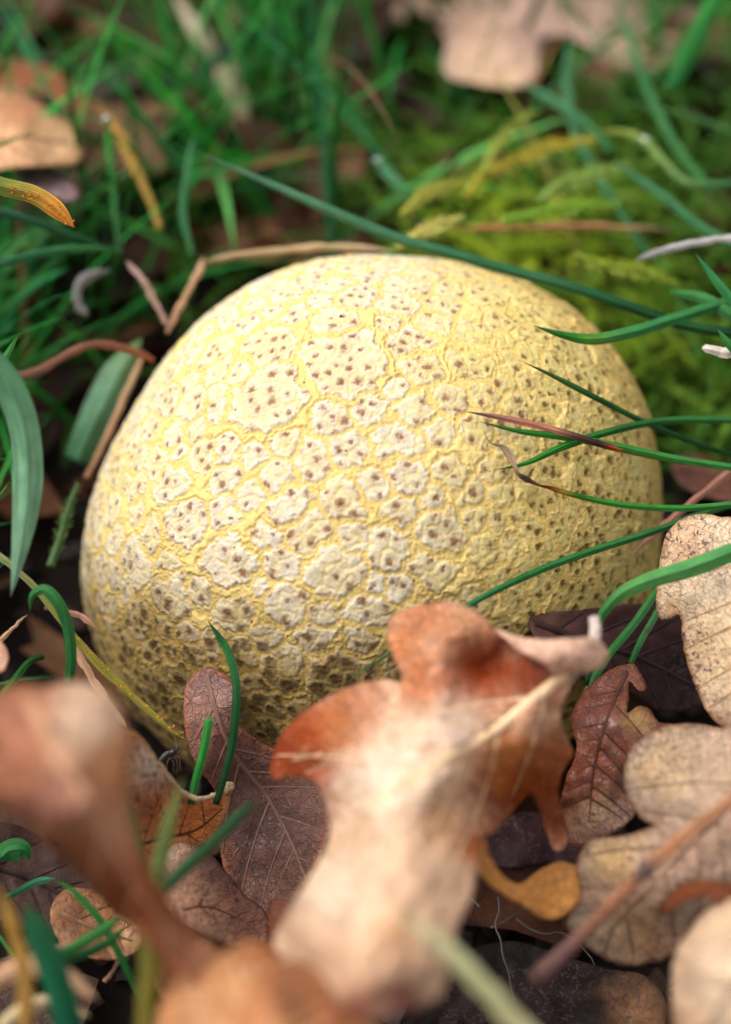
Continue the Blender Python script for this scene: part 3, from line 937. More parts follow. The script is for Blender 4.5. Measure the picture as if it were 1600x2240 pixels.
leaf('oak_leaf', 'rusty brown leaf with black specks and a pale rolled rim ending in a curl',
     [(230, 1590), (292, 1600), (330, 1640), (362, 1690), (398, 1728), (440, 1744), (480, 1732), (505, 1718), (503, 1752), (488, 1800), (462, 1842), (420, 1850),
      (388, 1845), (350, 1880), (330, 1930), (280, 1900), (240, 1830), (215, 1740), (205, 1650)],
     [(230, 1600, -2.9), (295, 1605, -2.2), (362, 1690, -1.3), (440, 1744, -0.6), (505, 1720, -0.3), (485, 1800, -0.2), (420, 1845, -0.5), (300, 1760, -1.5), (230, 1800, -2.4), (330, 1920, -1.3), (340, 1700, -1.6)],
     (212, 132, 72), 'leaf_spotted',
     tints=[(330, 1670, 62, (246, 224, 198), 1.0), (250, 1640, 60, (206, 160, 124), .8), (430, 1790, 90, (216, 122, 56), .7), (270, 1800, 60, (190, 140, 96), .5)],
     midrib=[(260, 1860), (350, 1836), (430, 1815), (485, 1770)], nveins=4, vang=55, seed=5, wrinkle=0.03, rib_r=0.00032, vein_r=0.00012, vein_col=(96, 54, 34), edge=(214, 168, 116), step=9,
     extra=[dict(name='rolled_rim', outline=[(350, 1668), (372, 1694), (402, 1728), (440, 1742), (480, 1730), (497, 1712), (510, 1712), (512, 1724), (496, 1735), (470, 1744), (438, 1752), (404, 1742), (366, 1704)],
                 ctrl=[(350, 1668, -1.5), (402, 1732, -0.95), (440, 1746, -0.75), (480, 1736, -0.55), (505, 1715, -0.45), (510, 1722, -0.45), (370, 1700, -1.3)], base=(232, 200, 158), mat='leaf_soft', wrinkle=0.0, step=6)])

leaf('oak_leaf', 'upright purple brown oak leaf lobe pressed against the earthball foot',
     [(402, 1530), (412, 1490), (440, 1466), (475, 1466), (508, 1492), (524, 1530), (524, 1580), (545, 1606), (590, 1634), (640, 1655), (700, 1690), (728, 1740), (726, 1800),
      (700, 1880), (660, 1960), (610, 2030), (560, 2040), (520, 1980), (490, 1900), (480, 1820), (480, 1750), (450, 1700), (420, 1650), (405, 1590)],
     [(405, 1540, 0.0), (455, 1470, 0.15), (522, 1540, -0.05), (460, 1580, -0.15), (440, 1680, -0.1), (545, 1610, 0.2), (640, 1660, 0.2), (725, 1750, 0.0), (600, 1760, 0.5), (520, 1720, 0.35), (490, 1880, 0.3), (600, 1900, 0.4), (690, 1880, -0.1), (590, 2020, 0.1)],
     (100, 68, 58), 'leaf_spotted',
     tints=[(590, 1840, 36, (48, 38, 44), .85), (640, 1790, 26, (50, 40, 44), .8), (560, 1900, 26, (52, 40, 44), .8), (660, 1880, 22, (56, 44, 46), .8), (450, 1560, 90, (150, 110, 96), .85), (480, 1490, 40, (130, 96, 88), .6), (640, 1700, 80, (122, 84, 70), .7), (590, 1820, 90, (100, 68, 60), .8), (600, 1960, 80, (116, 74, 56), .7), (500, 1660, 60, (124, 84, 74), .6)],
     midrib=[(452, 1476), (474, 1560), (512, 1650), (580, 1736), (640, 1850), (680, 1950)], nveins=6, vang=50, seed=6, wrinkle=0.05, rib_r=0.00042, vein_r=0.00018, vein_col=(150, 112, 98), edge=(150, 82, 52), step=9, pillow=0.06)

leaf('oak_leaf', 'pinkish tan leaf lobe with fine dark specks below the curled rim leaf',
     [(346, 1900), (356, 1862), (386, 1841), (420, 1846), (460, 1870), (500, 1915), (535, 1958), (575, 1990), (590, 2030), (588, 2068), (520, 2075), (440, 2040), (380, 2000), (350, 1950)],
     [(350, 1890, -0.9), (386, 1845, -0.5), (460, 1872, -0.3), (535, 1958, -0.1), (585, 2030, -0.3), (460, 1950, -1.0), (400, 1990, -1.6), (520, 2070, -1.3)],
     (186, 140, 116), 'leaf_spotted', tints=[(480, 1900, 60, (120, 82, 76), .9), (540, 2010, 60, (130, 88, 76), .8), (380, 1880, 40, (204, 168, 140), .7), (430, 1990, 60, (206, 156, 124), .7)],
     midrib=[(400, 1990), (455, 1985), (520, 2010), (570, 2045)], nveins=4, vang=50, seed=7, wrinkle=0.03, rib_r=0.0002, vein_r=0.0001, vein_col=(110, 64, 58), edge=(110, 74, 66), step=8)

leaf('oak_leaf', 'pale tan spotted oak leaf with wavy lobes right of the earthball',
     [(1640, 1130), (1580, 1132), (1535, 1124), (1490, 1138), (1460, 1170), (1446, 1220), (1438, 1290), (1440, 1346), (1462, 1356), (1488, 1344), (1494, 1390), (1502, 1440),
      (1522, 1500), (1545, 1550), (1580, 1590), (1640, 1600), (1720, 1560), (1760, 1400), (1740, 1220), (1700, 1150)],
     [(1440, 1300, -0.2), (1450, 1350, -0.3), (1480, 1150, 0.2), (1600, 1130, -0.2), (1560, 1300, -0.9), (1500, 1440, -0.6), (1580, 1580, -1.3), (1700, 1200, -0.8), (1740, 1400, -1.6), (1640, 1560, -1.8), (1640, 1420, -1.3)],
     (212, 186, 154), 'leaf_spotted', tints=[(1500, 1200, 60, (206, 160, 120), .7), (1520, 1230, 20, (170, 100, 66), .5), (1560, 1420, 90, (226, 192, 146), .7), (1570, 1580, 40, (150, 100, 66), .8), (1475, 1330, 25, (196, 140, 80), .6)],
     midrib=[(1720, 1180), (1660, 1300), (1620, 1440), (1610, 1580)], nveins=5, vang=55, seed=8, wrinkle=0.05, rib_r=0.0007, vein_r=0.00022, vein_col=(196, 156, 112), edge=(176, 128, 88), step=10)

leaf('oak_leaf', 'broad grey tan lobed oak leaf lying under the brown twig',
     [(1640, 1560), (1585, 1592), (1530, 1585), (1470, 1588), (1420, 1606), (1382, 1640), (1366, 1690), (1372, 1740), (1402, 1790), (1430, 1806), (1400, 1820), (1350, 1832), (1300, 1836), (1276, 1856), (1262, 1900),
      (1270, 1960), (1240, 2020), (1270, 2060), (1320, 2096), (1370, 2112), (1420, 2108), (1470, 2090), (1500, 2040), (1540, 1990), (1620, 1960), (1720, 1900), (1760, 1760), (1720, 1600)],
     [(1585, 1592, -1.5), (1470, 1588, -1.6), (1370, 1700, -2.0), (1430, 1806, -2.4), (1270, 1870, -2.2), (1250, 2020, -2.0), (1370, 2112, -2.0), (1500, 2040, -2.6), (1540, 1750, -2.9), (1620, 1960, -3.4), (1720, 1700, -3.4), (1420, 1950, -2.9), (1700, 1880, -3.8)],
     (184, 158, 134), 'leaf_spotted', tints=[(1450, 1680, 70, (206, 166, 116), .7), (1390, 1780, 40, (140, 92, 66), .6), (1340, 1880, 60, (216, 176, 112), .8), (1400, 2050, 70, (196, 150, 104), .7), (1560, 1680, 80, (190, 156, 126), .6), (1300, 1960, 50, (170, 132, 106), .6), (1520, 1900, 90, (170, 138, 114), .7)],
     midrib=[(1700, 1640), (1600, 1760), (1480, 1880), (1350, 2020), (1320, 2090)], nveins=5, vang=52, seed=9, wrinkle=0.08, rib_r=0.0006, vein_r=0.00026, vein_col=(150, 116, 92), edge=(140, 96, 66))

leaf('oak_leaf', 'blurred pale leaf with an orange rolled edge in front of the twig',
     [(1480, 2080), (1500, 2050), (1550, 1990), (1640, 1960), (1760, 1960), (1800, 2200), (1700, 2360), (1500, 2360), (1478, 2260), (1470, 2160)],
     [(1480, 2120, -4.6), (1550, 2000, -4.4), (1640, 1970, -4.8), (1600, 2120, -6.2), (1500, 2320, -5.4), (1740, 2000, -5.2), (1740, 2300, -6.6)],
     (224, 190, 156), 'leaf_soft', tints=[(1600, 2150, 90, (236, 208, 178), .6), (1490, 2250, 60, (200, 150, 110), .6)],
     midrib=[(1740, 2020), (1620, 2140), (1520, 2300)], nveins=3, seed=10, wrinkle=0.08,
     extra=[dict(name='rolled_edge', outline=[(1440, 1998), (1470, 1950), (1520, 1926), (1580, 1930), (1640, 1950), (1640, 1985), (1585, 1978), (1540, 1960), (1500, 1972), (1465, 1996)],
                 ctrl=[(1440, 1998, -3.4), (1520, 1926, -3.6), (1640, 1955, -4.2), (1540, 1965, -4.4), (1465, 1994, -3.8), (1630, 1985, -4.6)], base=(116, 58, 26), wrinkle=0.03)])

leaf('oak_leaf', 'wet dark red brown torn leaf with glossy wrinkles and a notch',
     [(1262, 1640), (1250, 1580), (1268, 1530), (1300, 1490), (1345, 1462), (1385, 1452), (1398, 1470), (1416, 1506), (1400, 1512), (1378, 1490), (1376, 1530), (1372, 1560),
      (1400, 1545), (1425, 1556), (1440, 1580), (1480, 1590), (1470, 1640), (1420, 1700), (1390, 1780), (1330, 1830), (1250, 1850), (1225, 1780), (1238, 1710)],
     [(1262, 1640, -0.7), (1268, 1530, -0.2), (1385, 1455, 0.2), (1412, 1508, 0.0), (1340, 1560, -0.8), (1440, 1580, -0.6), (1470, 1640, -0.9), (1300, 1720, -1.0), (1400, 1720, -0.9), (1240, 1820, -0.6), (1340, 1830, -1.2)],
     (112, 58, 36), 'leaf_wet', tints=[(1300, 1560, 60, (98, 56, 46), .7), (1395, 1580, 36, (150, 116, 70), .9), (1320, 1780, 50, (164, 124, 92), .85), (1290, 1680, 50, (136, 62, 26), .8), (1270, 1800, 40, (150, 110, 84), .7), (1385, 1475, 26, (120, 74, 56), .7)],
     midrib=[(1372, 1470), (1330, 1570), (1300, 1680), (1290, 1800)], nveins=7, vang=62, seed=11, wrinkle=0.07, rib_r=0.0003, vein_r=0.00018, vein_col=(92, 50, 36), step=8, pillow=0.09)

leaf('oak_leaf', 'dark purple brown wet leaf tucked behind the torn leaf at the ball foot',
     [(1158, 1368), (1164, 1346), (1200, 1340), (1270, 1335), (1340, 1326), (1420, 1322), (1500, 1345), (1560, 1400), (1580, 1480), (1540, 1540), (1460, 1560), (1380, 1520), (1300, 1500), (1240, 1460), (1200, 1420), (1172, 1396)],
     [(1160, 1360, -0.1), (1270, 1335, 0.3), (1420, 1322, 0.9), (1560, 1400, 1.0), (1540, 1540, 0.9), (1380, 1520, 0.6), (1200, 1415, -0.2), (1330, 1420, 0.4)],
     (64, 38, 36), 'leaf_sodden', tints=[(1200, 1370, 50, (96, 62, 50), .8), (1480, 1480, 100, (26, 16, 16), .9)], midrib=[(1170, 1364), (1280, 1400), (1400, 1440), (1520, 1500)], nveins=5, seed=12, wrinkle=0.05, vein_col=(58, 34, 34), step=10)  # near-black tint: the shade of the hollow put into the leaf colour

# --- litter at soil level, seen through the gaps
leaf('oak_leaf', 'dark wet plum brown leaf in the hollow under the big curled leaf',
     [(1050, 1830), (1100, 1790), (1170, 1776), (1240, 1800), (1280, 1850), (1260, 1900), (1190, 1890), (1120, 1900), (1060, 1890)],
     [(1050, 1830, 0.4), (1170, 1776, 0.6), (1280, 1850, 0.2), (1190, 1890, -0.1), (1060, 1890, 0.0), (1150, 1840, 0.0)],
     (40, 22, 24), 'leaf_sodden', seed=13, wrinkle=0.12, step=9)
leaf('oak_leaf', 'black brown sodden leaf pressed into the soil in front of the twig end',
     [(960, 2160), (1040, 2080), (1130, 2060), (1230, 2090), (1330, 2120), (1420, 2140), (1460, 2220), (1400, 2320), (1200, 2360), (1000, 2330)],
     [(960, 2160, 0.0), (1130, 2060, 0.4), (1330, 2120, -0.2), (1460, 2230, -0.8), (1200, 2340, -0.6), (1000, 2320, -0.4), (1200, 2200, -0.3)],
     (22, 15, 14), 'leaf_sodden', tints=[(1400, 2220, 70, (140, 100, 70), .9)], seed=14, wrinkle=0.12)
leaf('oak_leaf', 'crumpled mottled tan leaf scrap on the soil among the front grass',
     [(110, 1990), (150, 1945), (215, 1955), (262, 2000), (312, 2030), (300, 2080), (240, 2100), (180, 2090), (130, 2060)],
     [(110, 1990, -0.5), (215, 1955, -0.1), (312, 2030, -0.6), (240, 2095, -1.2), (150, 2060, -1.0)],
     (150, 108, 72), 'leaf_spotted', tints=[(170, 2000, 36, (90, 58, 40), .8), (280, 2040, 30, (214, 176, 128), .7)], midrib=[(130, 2000), (200, 2030), (290, 2060)], nveins=3, seed=15, wrinkle=0.1, step=9)
leaf('oak_leaf', 'orange brown rotting leaf low between the blurred leaf and the big curled leaf',
     [(330, 2050), (400, 2030), (500, 2070), (600, 2060), (680, 2090), (700, 2200), (560, 2260), (420, 2240), (340, 2160)],
     [(330, 2050, -1.6), (500, 2070, -1.2), (680, 2090, -1.4), (560, 2250, -2.6), (350, 2160, -2.2)],
     (126, 70, 38), 'leaf', midrib=[(350, 2080), (480, 2140), (640, 2180)], nveins=4, seed=16, wrinkle=0.08)
leaf('oak_leaf', 'small brown leaf stub standing between the dark leaf and the big curled leaf',
     [(588, 1990), (600, 1968), (630, 1972), (640, 1990), (622, 2060), (600, 2100), (585, 2060)],
     [(588, 1990, -0.8), (630, 1975, -0.9), (600, 2095, -1.2), (622, 2050, -1.3)], (116, 66, 48), 'leaf', seed=17, step=8, wrinkle=0.02)
leaf('oak_leaf', 'dark brown flat leaf under the standing brown leaf in the left grass',
     [(-80, 1840), (0, 1800), (90, 1830), (180, 1900), (260, 1990), (200, 2060), (80, 2040), (-20, 2000), (-90, 1930)],
     [(-80, 1840, 0.2), (90, 1830, 0.6), (260, 1990, 0.0), (80, 2040, -0.4), (-80, 1940, -0.2)], (60, 40, 34), 'leaf_sodden', midrib=[(-60, 1880), (80, 1930), (220, 2010)], nveins=4, seed=18, wrinkle=0.1)
leaf('oak_leaf', 'curled brown leaf bit with a pale side at the left edge by the arched blade',
     [(-60, 1400), (-20, 1392), (10, 1412), (18, 1440), (4, 1470), (-40, 1480), (-80, 1450)], [(-60, 1400, -1.5), (10, 1412, -1.8), (4, 1470, -2.0), (-70, 1450, -1.4)], (196, 150, 122), 'leaf_soft', seed=19, step=9)

# --- leaves behind the ball
leaf('oak_leaf', 'large pinkish beige oak leaf lying upside down in the grass behind the moss',
     [(815, -30), (830, 30), (870, 55), (905, 20), (940, 40), (975, 90), (968, 140), (985, 168), (1040, 182), (1110, 192), (1165, 178), (1180, 120), (1192, 82), (1240, 78), (1290, 100), (1330, 140), (1400, 150), (1480, 140),
      (1530, 110), (1570, 120), (1600, 60), (1680, 20), (1700, -120), (1400, -260), (1000, -220), (840, -120)],
     [(815, -30, 13.5), (870, 50, 12.5), (975, 110, 11.0), (1080, 190, 9.6), (1170, 170, 10.0), (1230, 80, 11.6), (1330, 140, 11.0), (1480, 140, 11.2), (1570, 110, 11.8), (1690, 0, 13.5), (1400, -250, 17.5), (1000, -210, 17.0), (1200, -60, 13.0)],
     (214, 178, 156), 'leaf_soft', tints=[(1080, 150, 90, (222, 184, 142), .8), (1130, 40, 120, (206, 166, 150), .7), (1450, 60, 140, (202, 160, 146), .7), (1050, 60, 60, (214, 172, 140), .5)],
     midrib=[(1660, -60), (1400, -40), (1180, -20), (960, -60)], nveins=4, seed=20, wrinkle=0.2, rib_r=0.0012, vein_r=0.0005, step=14)
leaf('oak_leaf', 'glowing tan leaf hump beside the grass left of and behind the ball',
     [(-80, 250), (-30, 215), (20, 192), (60, 205), (110, 240), (160, 275), (182, 320), (170, 355), (110, 362), (40, 366), (-40, 370), (-90, 320)],
     [(-80, 260, 6.0), (20, 195, 7.5), (110, 240, 7.0), (180, 320, 6.2), (110, 360, 4.8), (-40, 368, 4.8), (40, 290, 5.0)],
     (214, 164, 118), 'leaf_soft', tints=[(40, 240, 50, (190, 120, 84), .7), (120, 310, 40, (226, 182, 140), .7)], midrib=[(-60, 330), (50, 300), (160, 320)], nveins=3, seed=21, wrinkle=0.08)
leaf('oak_leaf', 'amber brown leaf strip arching over the tan leaf hump',
     [(-80, 160), (-20, 130), (50, 132), (120, 150), (170, 190), (200, 235), (190, 262), (140, 232), (80, 200), (0, 195), (-70, 210)],
     [(-80, 170, 9.5), (50, 135, 9.5), (190, 240, 8.0), (0, 195, 8.4), (110, 190, 8.4)], (156, 88, 36), 'leaf', seed=22, wrinkle=0.08, midrib=[(-50, 175), (60, 165), (180, 240)], nveins=3)
leaf('oak_leaf', 'greyish lilac brown scrap of leaf under the tan leaf hump',
     [(40, 368), (90, 362), (140, 385), (172, 425), (150, 440), (90, 420), (50, 400)], [(40, 368, 5.5), (140, 385, 5.4), (160, 435, 4.4), (60, 400, 4.8)], (134, 112, 116), 'leaf_soft', seed=23)
leaf('oak_leaf', 'reddish brown leaf lying in the litter far behind the dry straw blade',
     [(80, -60), (150, -20), (220, 30), (280, 52), (330, 30), (340, -30), (260, -100), (140, -120)], [(80, -60, 17), (220, 30, 14.6), (330, 20, 14.8), (260, -100, 19)], (168, 110, 84), 'leaf', seed=24, wrinkle=0.15, midrib=[(110, -60), (220, -20), (310, 10)], nveins=3, step=14)
leaf('oak_leaf', 'dark maroon sodden leaf in the shaded litter beyond the amber strip',
     [(-80, 20), (0, -20), (80, 10), (140, 60), (150, 120), (80, 130), (0, 128), (-90, 130)], [(-80, 20, 15), (80, 10, 15), (150, 110, 12.2), (-80, 130, 12)], (66, 32, 34), 'leaf_wet', seed=25, wrinkle=0.15, midrib=[(-70, 80), (40, 60), (130, 100)], nveins=3, step=14)
leaf('oak_leaf', 'dark chestnut leaf flat on the soil below the thin crossing blades',
     [(180, 120), (260, 90), (360, 120), (430, 180), (400, 250), (300, 260), (220, 220)], [(180, 120, 13), (360, 110, 13), (420, 200, 11.2), (300, 255, 10)], (74, 48, 38), 'leaf', seed=26, wrinkle=0.15, midrib=[(200, 140), (300, 170), (400, 220)], nveins=3, step=14)
leaf('oak_leaf', 'brick brown leaf half sunk in the moss right of the ball',
     [(1470, 1010), (1520, 995), (1580, 1010), (1660, 1040), (1650, 1100), (1560, 1090), (1490, 1060)], [(1470, 1010, 5.2), (1580, 1005, 5.8), (1650, 1080, 4.6), (1500, 1060, 4.6)], (120, 74, 62), 'leaf', seed=27, midrib=[(1480, 1030), (1560, 1045), (1640, 1075)], nveins=3)
leaf('oak_leaf', 'dark wet brown leaf in the shade between the ball and the spotted tan leaf',
     [(1430, 1150), (1480, 1090), (1560, 1070), (1680, 1100), (1700, 1240), (1600, 1330), (1480, 1320)], [(1430, 1150, 4.5), (1560, 1070, 5.5), (1700, 1180, 4.0), (1600, 1330, 2.5), (1480, 1320, 2.4)], (44, 28, 26), 'leaf_sodden', seed=28, midrib=[(1450, 1180), (1560, 1190), (1680, 1210)], nveins=3)

# ------------------------------------------------------------------ grass, stems, moss
def ribbon(pts, width, col_stops, twist=0.0, fold=0.25, side=None, tip=0.25, base_w=0.8, tip2=False):
    """leaf blade: closed lens-shaped section with a keel, tapering to the last point"""
    pts = np.asarray(pts, float)
    n = len(pts)
    T = np.gradient(pts, axis=0)
    T /= np.maximum(np.linalg.norm(T, axis=1), 1e-12)[:, None]
    t = np.linspace(0, 1, n)
    if side is None:
        view = pts - CAM
        view /= np.linalg.norm(view, axis=1)[:, None]
        S = np.cross(T, view)
    else:
        S = np.tile(side, (n, 1)) - (T @ side)[:, None] * T
    S /= np.maximum(np.linalg.norm(S, axis=1), 1e-9)[:, None]
    Nn = np.cross(S, T)
    tw = np.asarray(twist) if not np.isscalar(twist) else np.full(n, twist)
    if len(tw) != n:
        tw = np.interp(t, np.linspace(0, 1, len(tw)), tw)
    S2 = S * np.cos(tw)[:, None] + Nn * np.sin(tw)[:, None]
    N2 = np.cross(S2, T)
    prof = np.minimum(1.0, base_w + (1 - base_w) * t / 0.4) * np.clip(1 - ((t - (1 - tip)) / tip).clip(0, 1) ** 1.7, 0.04, 1)
    if tip2:
        prof = prof * np.clip(t / 0.12, 0.05, 1) ** 0.6
    wv = (np.full(n, width) if np.isscalar(width) else np.interp(t, np.linspace(0, 1, len(width)), width)) * prof * 0.5
    prf = [(-1, 0.03), (-0.5, -0.02), (0, -0.08), (0.5, -0.02), (1, 0.03), (0.5, 0.05), (0, 0.02), (-0.5, 0.05)]
    m = len(prf)
    V = np.zeros((n, m, 3)); UVs = np.zeros((n, m, 2))
    L = np.concatenate([[0], np.cumsum(np.linalg.norm(np.diff(pts, axis=0), axis=1))]) * 100
    for j, (a, b) in enumerate(prf):
        V[:, j] = pts + S2 * (a * wv)[:, None] + N2 * ((b + fold * abs(a) - fold * .5) * wv)[:, None]
        UVs[:, j, 0] = (a + 1) / 2
        UVs[:, j, 1] = L
    F = []
    for i in range(n - 1):
        for j in range(m):
            k = (j + 1) % m
            F.append((i * m + j, i * m + k, (i + 1) * m + k, (i + 1) * m + j))
    F.append(tuple(range(m))[::-1]); F.append(tuple((n - 1) * m + j for j in range(m)))
    st = np.array([s for s, _ in col_stops]); cc = np.array([lin(c) for _, c in col_stops])
    C = np.stack([np.interp(t, st, cc[:, k]) for k in range(3)], 1)
    C = np.repeat(C, m, 0)
    return V.reshape(-1, 3), F, C, UVs.reshape(-1, 2)

G1, G2, G3 = (38, 108, 44), (66, 138, 64), (28, 82, 36)
GB = (52, 140, 40)

def drop_to_ground(p0, p1, n=5):
    """carry a blade on past the edge of the picture until it roots in the soil"""
    d = p0 - p1
    d = d / np.linalg.norm(d)
    out = []
    q = p0.copy()
    for k in range(14):
        d = d + np.array([0, 0, -0.22]); d /= np.linalg.norm(d)
        q = q + d * 0.008
        out.append(q.copy())
        if q[2] < float(gz(np.array([q[0]]), np.array([q[1]]))[0]) - 0.002:
            break
    return out

def blade(label, pts, wpx, stops=None, twist=0.0, mat='blade', name='grass_blade', tip='end', root=None, tipf=0.25, cat='grass blade', n=34, group=None, fold=0.45, clear=0.09, wlist=None, tip2=False):
    """traced blade: pts = (px, py, c) from base to tip"""
    q = cr(np.asarray(pts, float), n)
    for r in q:
        if (r[0] - 812) ** 2 + (r[1] - 1180) ** 2 < 600 ** 2 and clear is not None:
            r[2] = min(r[2], ball_c(r[0], r[1]) - clear)
    W = Pa(q[:, 0], q[:, 1], q[:, 2])
    d = FOC + float(np.mean(q[:, 2])) / 100
    k0 = 0
    if root:
        ex = drop_to_ground(W[0], W[2])
        W = np.vstack([np.array(ex[::-1]), W])
        k0 = len(ex)
    stops = stops or [(0, G3), (0.4, G1), (1, G2)]
    if k0:
        f0 = k0 / len(W)
        stops = [(0, stops[0][1])] + [(f0 + (1 - f0) * s, c) for s, c in stops]
    wm = (np.array(wlist) if wlist else wpx) / FPX * d
    if mat == 'dry':
        rj = np.random.default_rng(len(label) * 7 + int(abs(pts[0][0])))
        wm = (np.full(12, wm) if np.isscalar(wm) else np.interp(np.linspace(0, 1, 12), np.linspace(0, 1, len(wm)), wm)) * rj.uniform(0.7, 1.15, 12)
        wob = np.cumsum(rj.normal(size=(len(W), 3)), 0) * 0.00006
        W = W + wob - wob.mean(0)
    V, F, C, U = ribbon(W, wm, stops, twist, fold, tip=tipf, tip2=tip2)
    o = crease(mesh_obj(name, V, F, M[mat], None, C, U))
    return tag(o, label, cat, group)

PG = [(0, (58, 116, 70)), (0.5, (116, 164, 124)), (1, (132, 172, 140))]
RUST = [(0, (60, 128, 56)), (0.45, (150, 150, 64)), (0.75, (206, 150, 50)), (1, (214, 132, 40))]
TAN = [(0, (176, 130, 98)), (1, (198, 158, 120))]
PINK = [(0, (140, 92, 76)), (1, (176, 124, 102))]

blade('wide pale green blade hanging down past the left side of the earthball', [(-120, 830, -2.2), (-40, 790, -2.1), (10, 830, -2.0), (46, 910, -1.9), (60, 1000, -1.8), (58, 1100, -1.7), (44, 1200, -1.6), (24, 1305, -1.5)], 66, PG, root=True, tipf=0.3)
blade('yellow tipped blade with orange rust pustules reaching in above the wide pale blade', [(-100, 372, -0.3), (0, 406, -0.1), (70, 424, 0), (120, 455, 0), (164, 498, 0)], 40, RUST, root=True, tipf=0.16)
blade('long straight green blade lying over the top of the earthball', [(1640, 735, 2.0), (1500, 712, 2.2), (1380, 672, 2.0), (1250, 628, 2.0), (1100, 588, 2.4), (980, 552, 2.6), (850, 515, 2.8), (640, 424, 3.0), (430, 330, 3.2)], 25, [(0, G3), (0.5, (38, 104, 62)), (1, (96, 146, 112))], root=True, twist=0.3)
blade('curved green blade whose tip dips over the right shoulder of the earthball', [(1660, 640, 2.2), (1580, 664, 1.9), (1480, 696, 1.6), (1390, 724, 1.3), (1300, 742, 1.0), (1230, 732, 0.8), (1168, 712, 0.7)], 26, [(0, G1), (0.6, (60, 136, 72)), (0.75, (96, 150, 50)), (0.8, GB), (1, (24, 100, 36))], root=True)
blade('thin dark green blade slanting down the right flank below the curved tip', [(1650, 1010, 2.6), (1540, 975, 2.0), (1420, 928, 1.4), (1300, 868, 0.9), (1210, 822, 0.7), (1142, 790, 0.6)], 13, [(0, G3), (0.7, (40, 104, 44)), (0.93, (70, 110, 50)), (1, (170, 110, 50))], root=True)
blade('bright green blade with a brown point lying across the right flank', [(1680, 1032, 0.6), (1600, 1022, 0.5), (1480, 1004, 0.4), (1360, 978, 0.2), (1240, 956, 0.1), (1140, 944, 0), (1048, 922, 0)], 17, [(0, G2), (0.9, GB), (0.97, (60, 120, 40)), (1, (150, 96, 60))], root=True)
blade('blade with a withered pink, black and orange tip crossing the bright green one', [(1500, 1012, 0.9), (1420, 996, 0.5), (1330, 976, 0.1), (1240, 948, -0.1), (1130, 920, -0.2), (1018, 900, -0.2)], 15, [(0, GB), (0.14, (60, 130, 40)), (0.24, (190, 160, 50)), (0.31, (190, 84, 40)), (0.38, (40, 24, 24)), (0.5, (90, 60, 56)), (0.62, (226, 150, 120)), (0.8, (206, 140, 120)), (0.92, (130, 96, 96)), (1, (70, 50, 56))])
blade('green blade rising from right with a hooked brown tip above the crumpled tip', [(1680, 922, 2.0), (1560, 918, 1.6), (1440, 922, 1.2), (1330, 945, 0.5), (1230, 978, 0.2), (1150, 1014, 0), (1080, 1028, 0)], 17, [(0, G2), (0.5, G1), (0.85, GB), (0.97, (40, 130, 50)), (1, (130, 100, 60))], root=True)
blade('green blade turning orange and black towards a crumpled dry tip on the ball', [(1690, 1092, 0.6), (1600, 1104, 0.4), (1480, 1112, 0.3), (1360, 1104, 0.2), (1260, 1084, 0.1), (1190, 1064, 0), (1140, 1044, -0.1), (1120, 1008, -0.2), (1100, 980, -0.2), (1072, 968, -0.2), (1056, 938, -0.2)], 18,
      [(0, G2), (0.5, GB), (0.62, (70, 140, 50)), (0.66, (200, 160, 50)), (0.71, (170, 70, 50)), (0.77, (60, 36, 40)), (0.8, (90, 64, 60)), (0.84, (190, 160, 134)), (1, (206, 178, 150))], twist=[0, 0, 0, 0, 0, 0, 0, 0.4, 2.2, 0.6, 2.4], root=True, tipf=0.12, n=60, wlist=[18, 18, 17, 16, 15, 14, 13, 12, 26, 24, 16])
blade('long green blade in front of the ball running from the big curled leaf up right', [(1640, 1090, 2.0), (1520, 1130, 1.2), (1420, 1166, 0.5), (1300, 1204, -0.1), (1180, 1248, -0.4), (1040, 1316, -0.9), (850, 1432, -1.0), (745, 1502, -1.0)], 17, [(0, G2), (0.5, (40, 118, 56)), (1, (66, 140, 84))], root=True, tipf=0.5)
blade('brown dry stem crossing behind the spotted tan leaf', [(1700, 950, 2.2), (1600, 1030, 1.9), (1530, 1090, 1.7), (1470, 1136, 1.5), (1400, 1196, 1.3), (1370, 1230, 1.2)], 17, PINK, mat='dry', name='dry_stem', root=True, cat='dry stem')
blade('broad folded green blade arching over the spotted tan leaf', [(1284, 1500, -0.4), (1296, 1420, -0.6), (1310, 1360, -0.8), (1350, 1306, -1.0), (1420, 1270, -1.1), (1520, 1240, -1.2), (1640, 1196, -1.4), (1760, 1180, -1.6)], 40, [(0, (40, 96, 48)), (0.4, (84, 150, 76)), (1, (50, 124, 60))], tipf=0.3, fold=0.5, wlist=[12, 16, 26, 34, 40, 42, 40, 30])
blade('straight dark green blade behind the broad folded one', [(1278, 1524, -0.2), (1330, 1436, 0.1), (1390, 1362, 0.3), (1440, 1290, 0.5), (1480, 1230, 0.9)], 18, [(0, (120, 130, 110)), (0.1, G1), (1, G2)], tipf=0.3)
blade('jointed short green blade stepping out of the hollow beside the torn leaf', [(1380, 1452, 0.2), (1404, 1400, 0.2), (1436, 1344, 0.4), (1460, 1290, 0.7)], 15, [(0, G1), (0.4, (56, 120, 56)), (0.45, (90, 70, 60)), (0.5, (60, 120, 60)), (1, G2)], tipf=0.3)
blade('dark green blade standing before the purple lobe with its tip on the ball', [(472, 1760, -0.7), (488, 1710, -0.7), (506, 1640, -0.7), (516, 1560, -0.7), (516, 1490, -0.6), (498, 1424, -0.4), (455, 1358, -0.1)], 19, [(0, (14, 56, 24)), (0.6, (20, 88, 34)), (1, (34, 110, 44))], tipf=0.2)
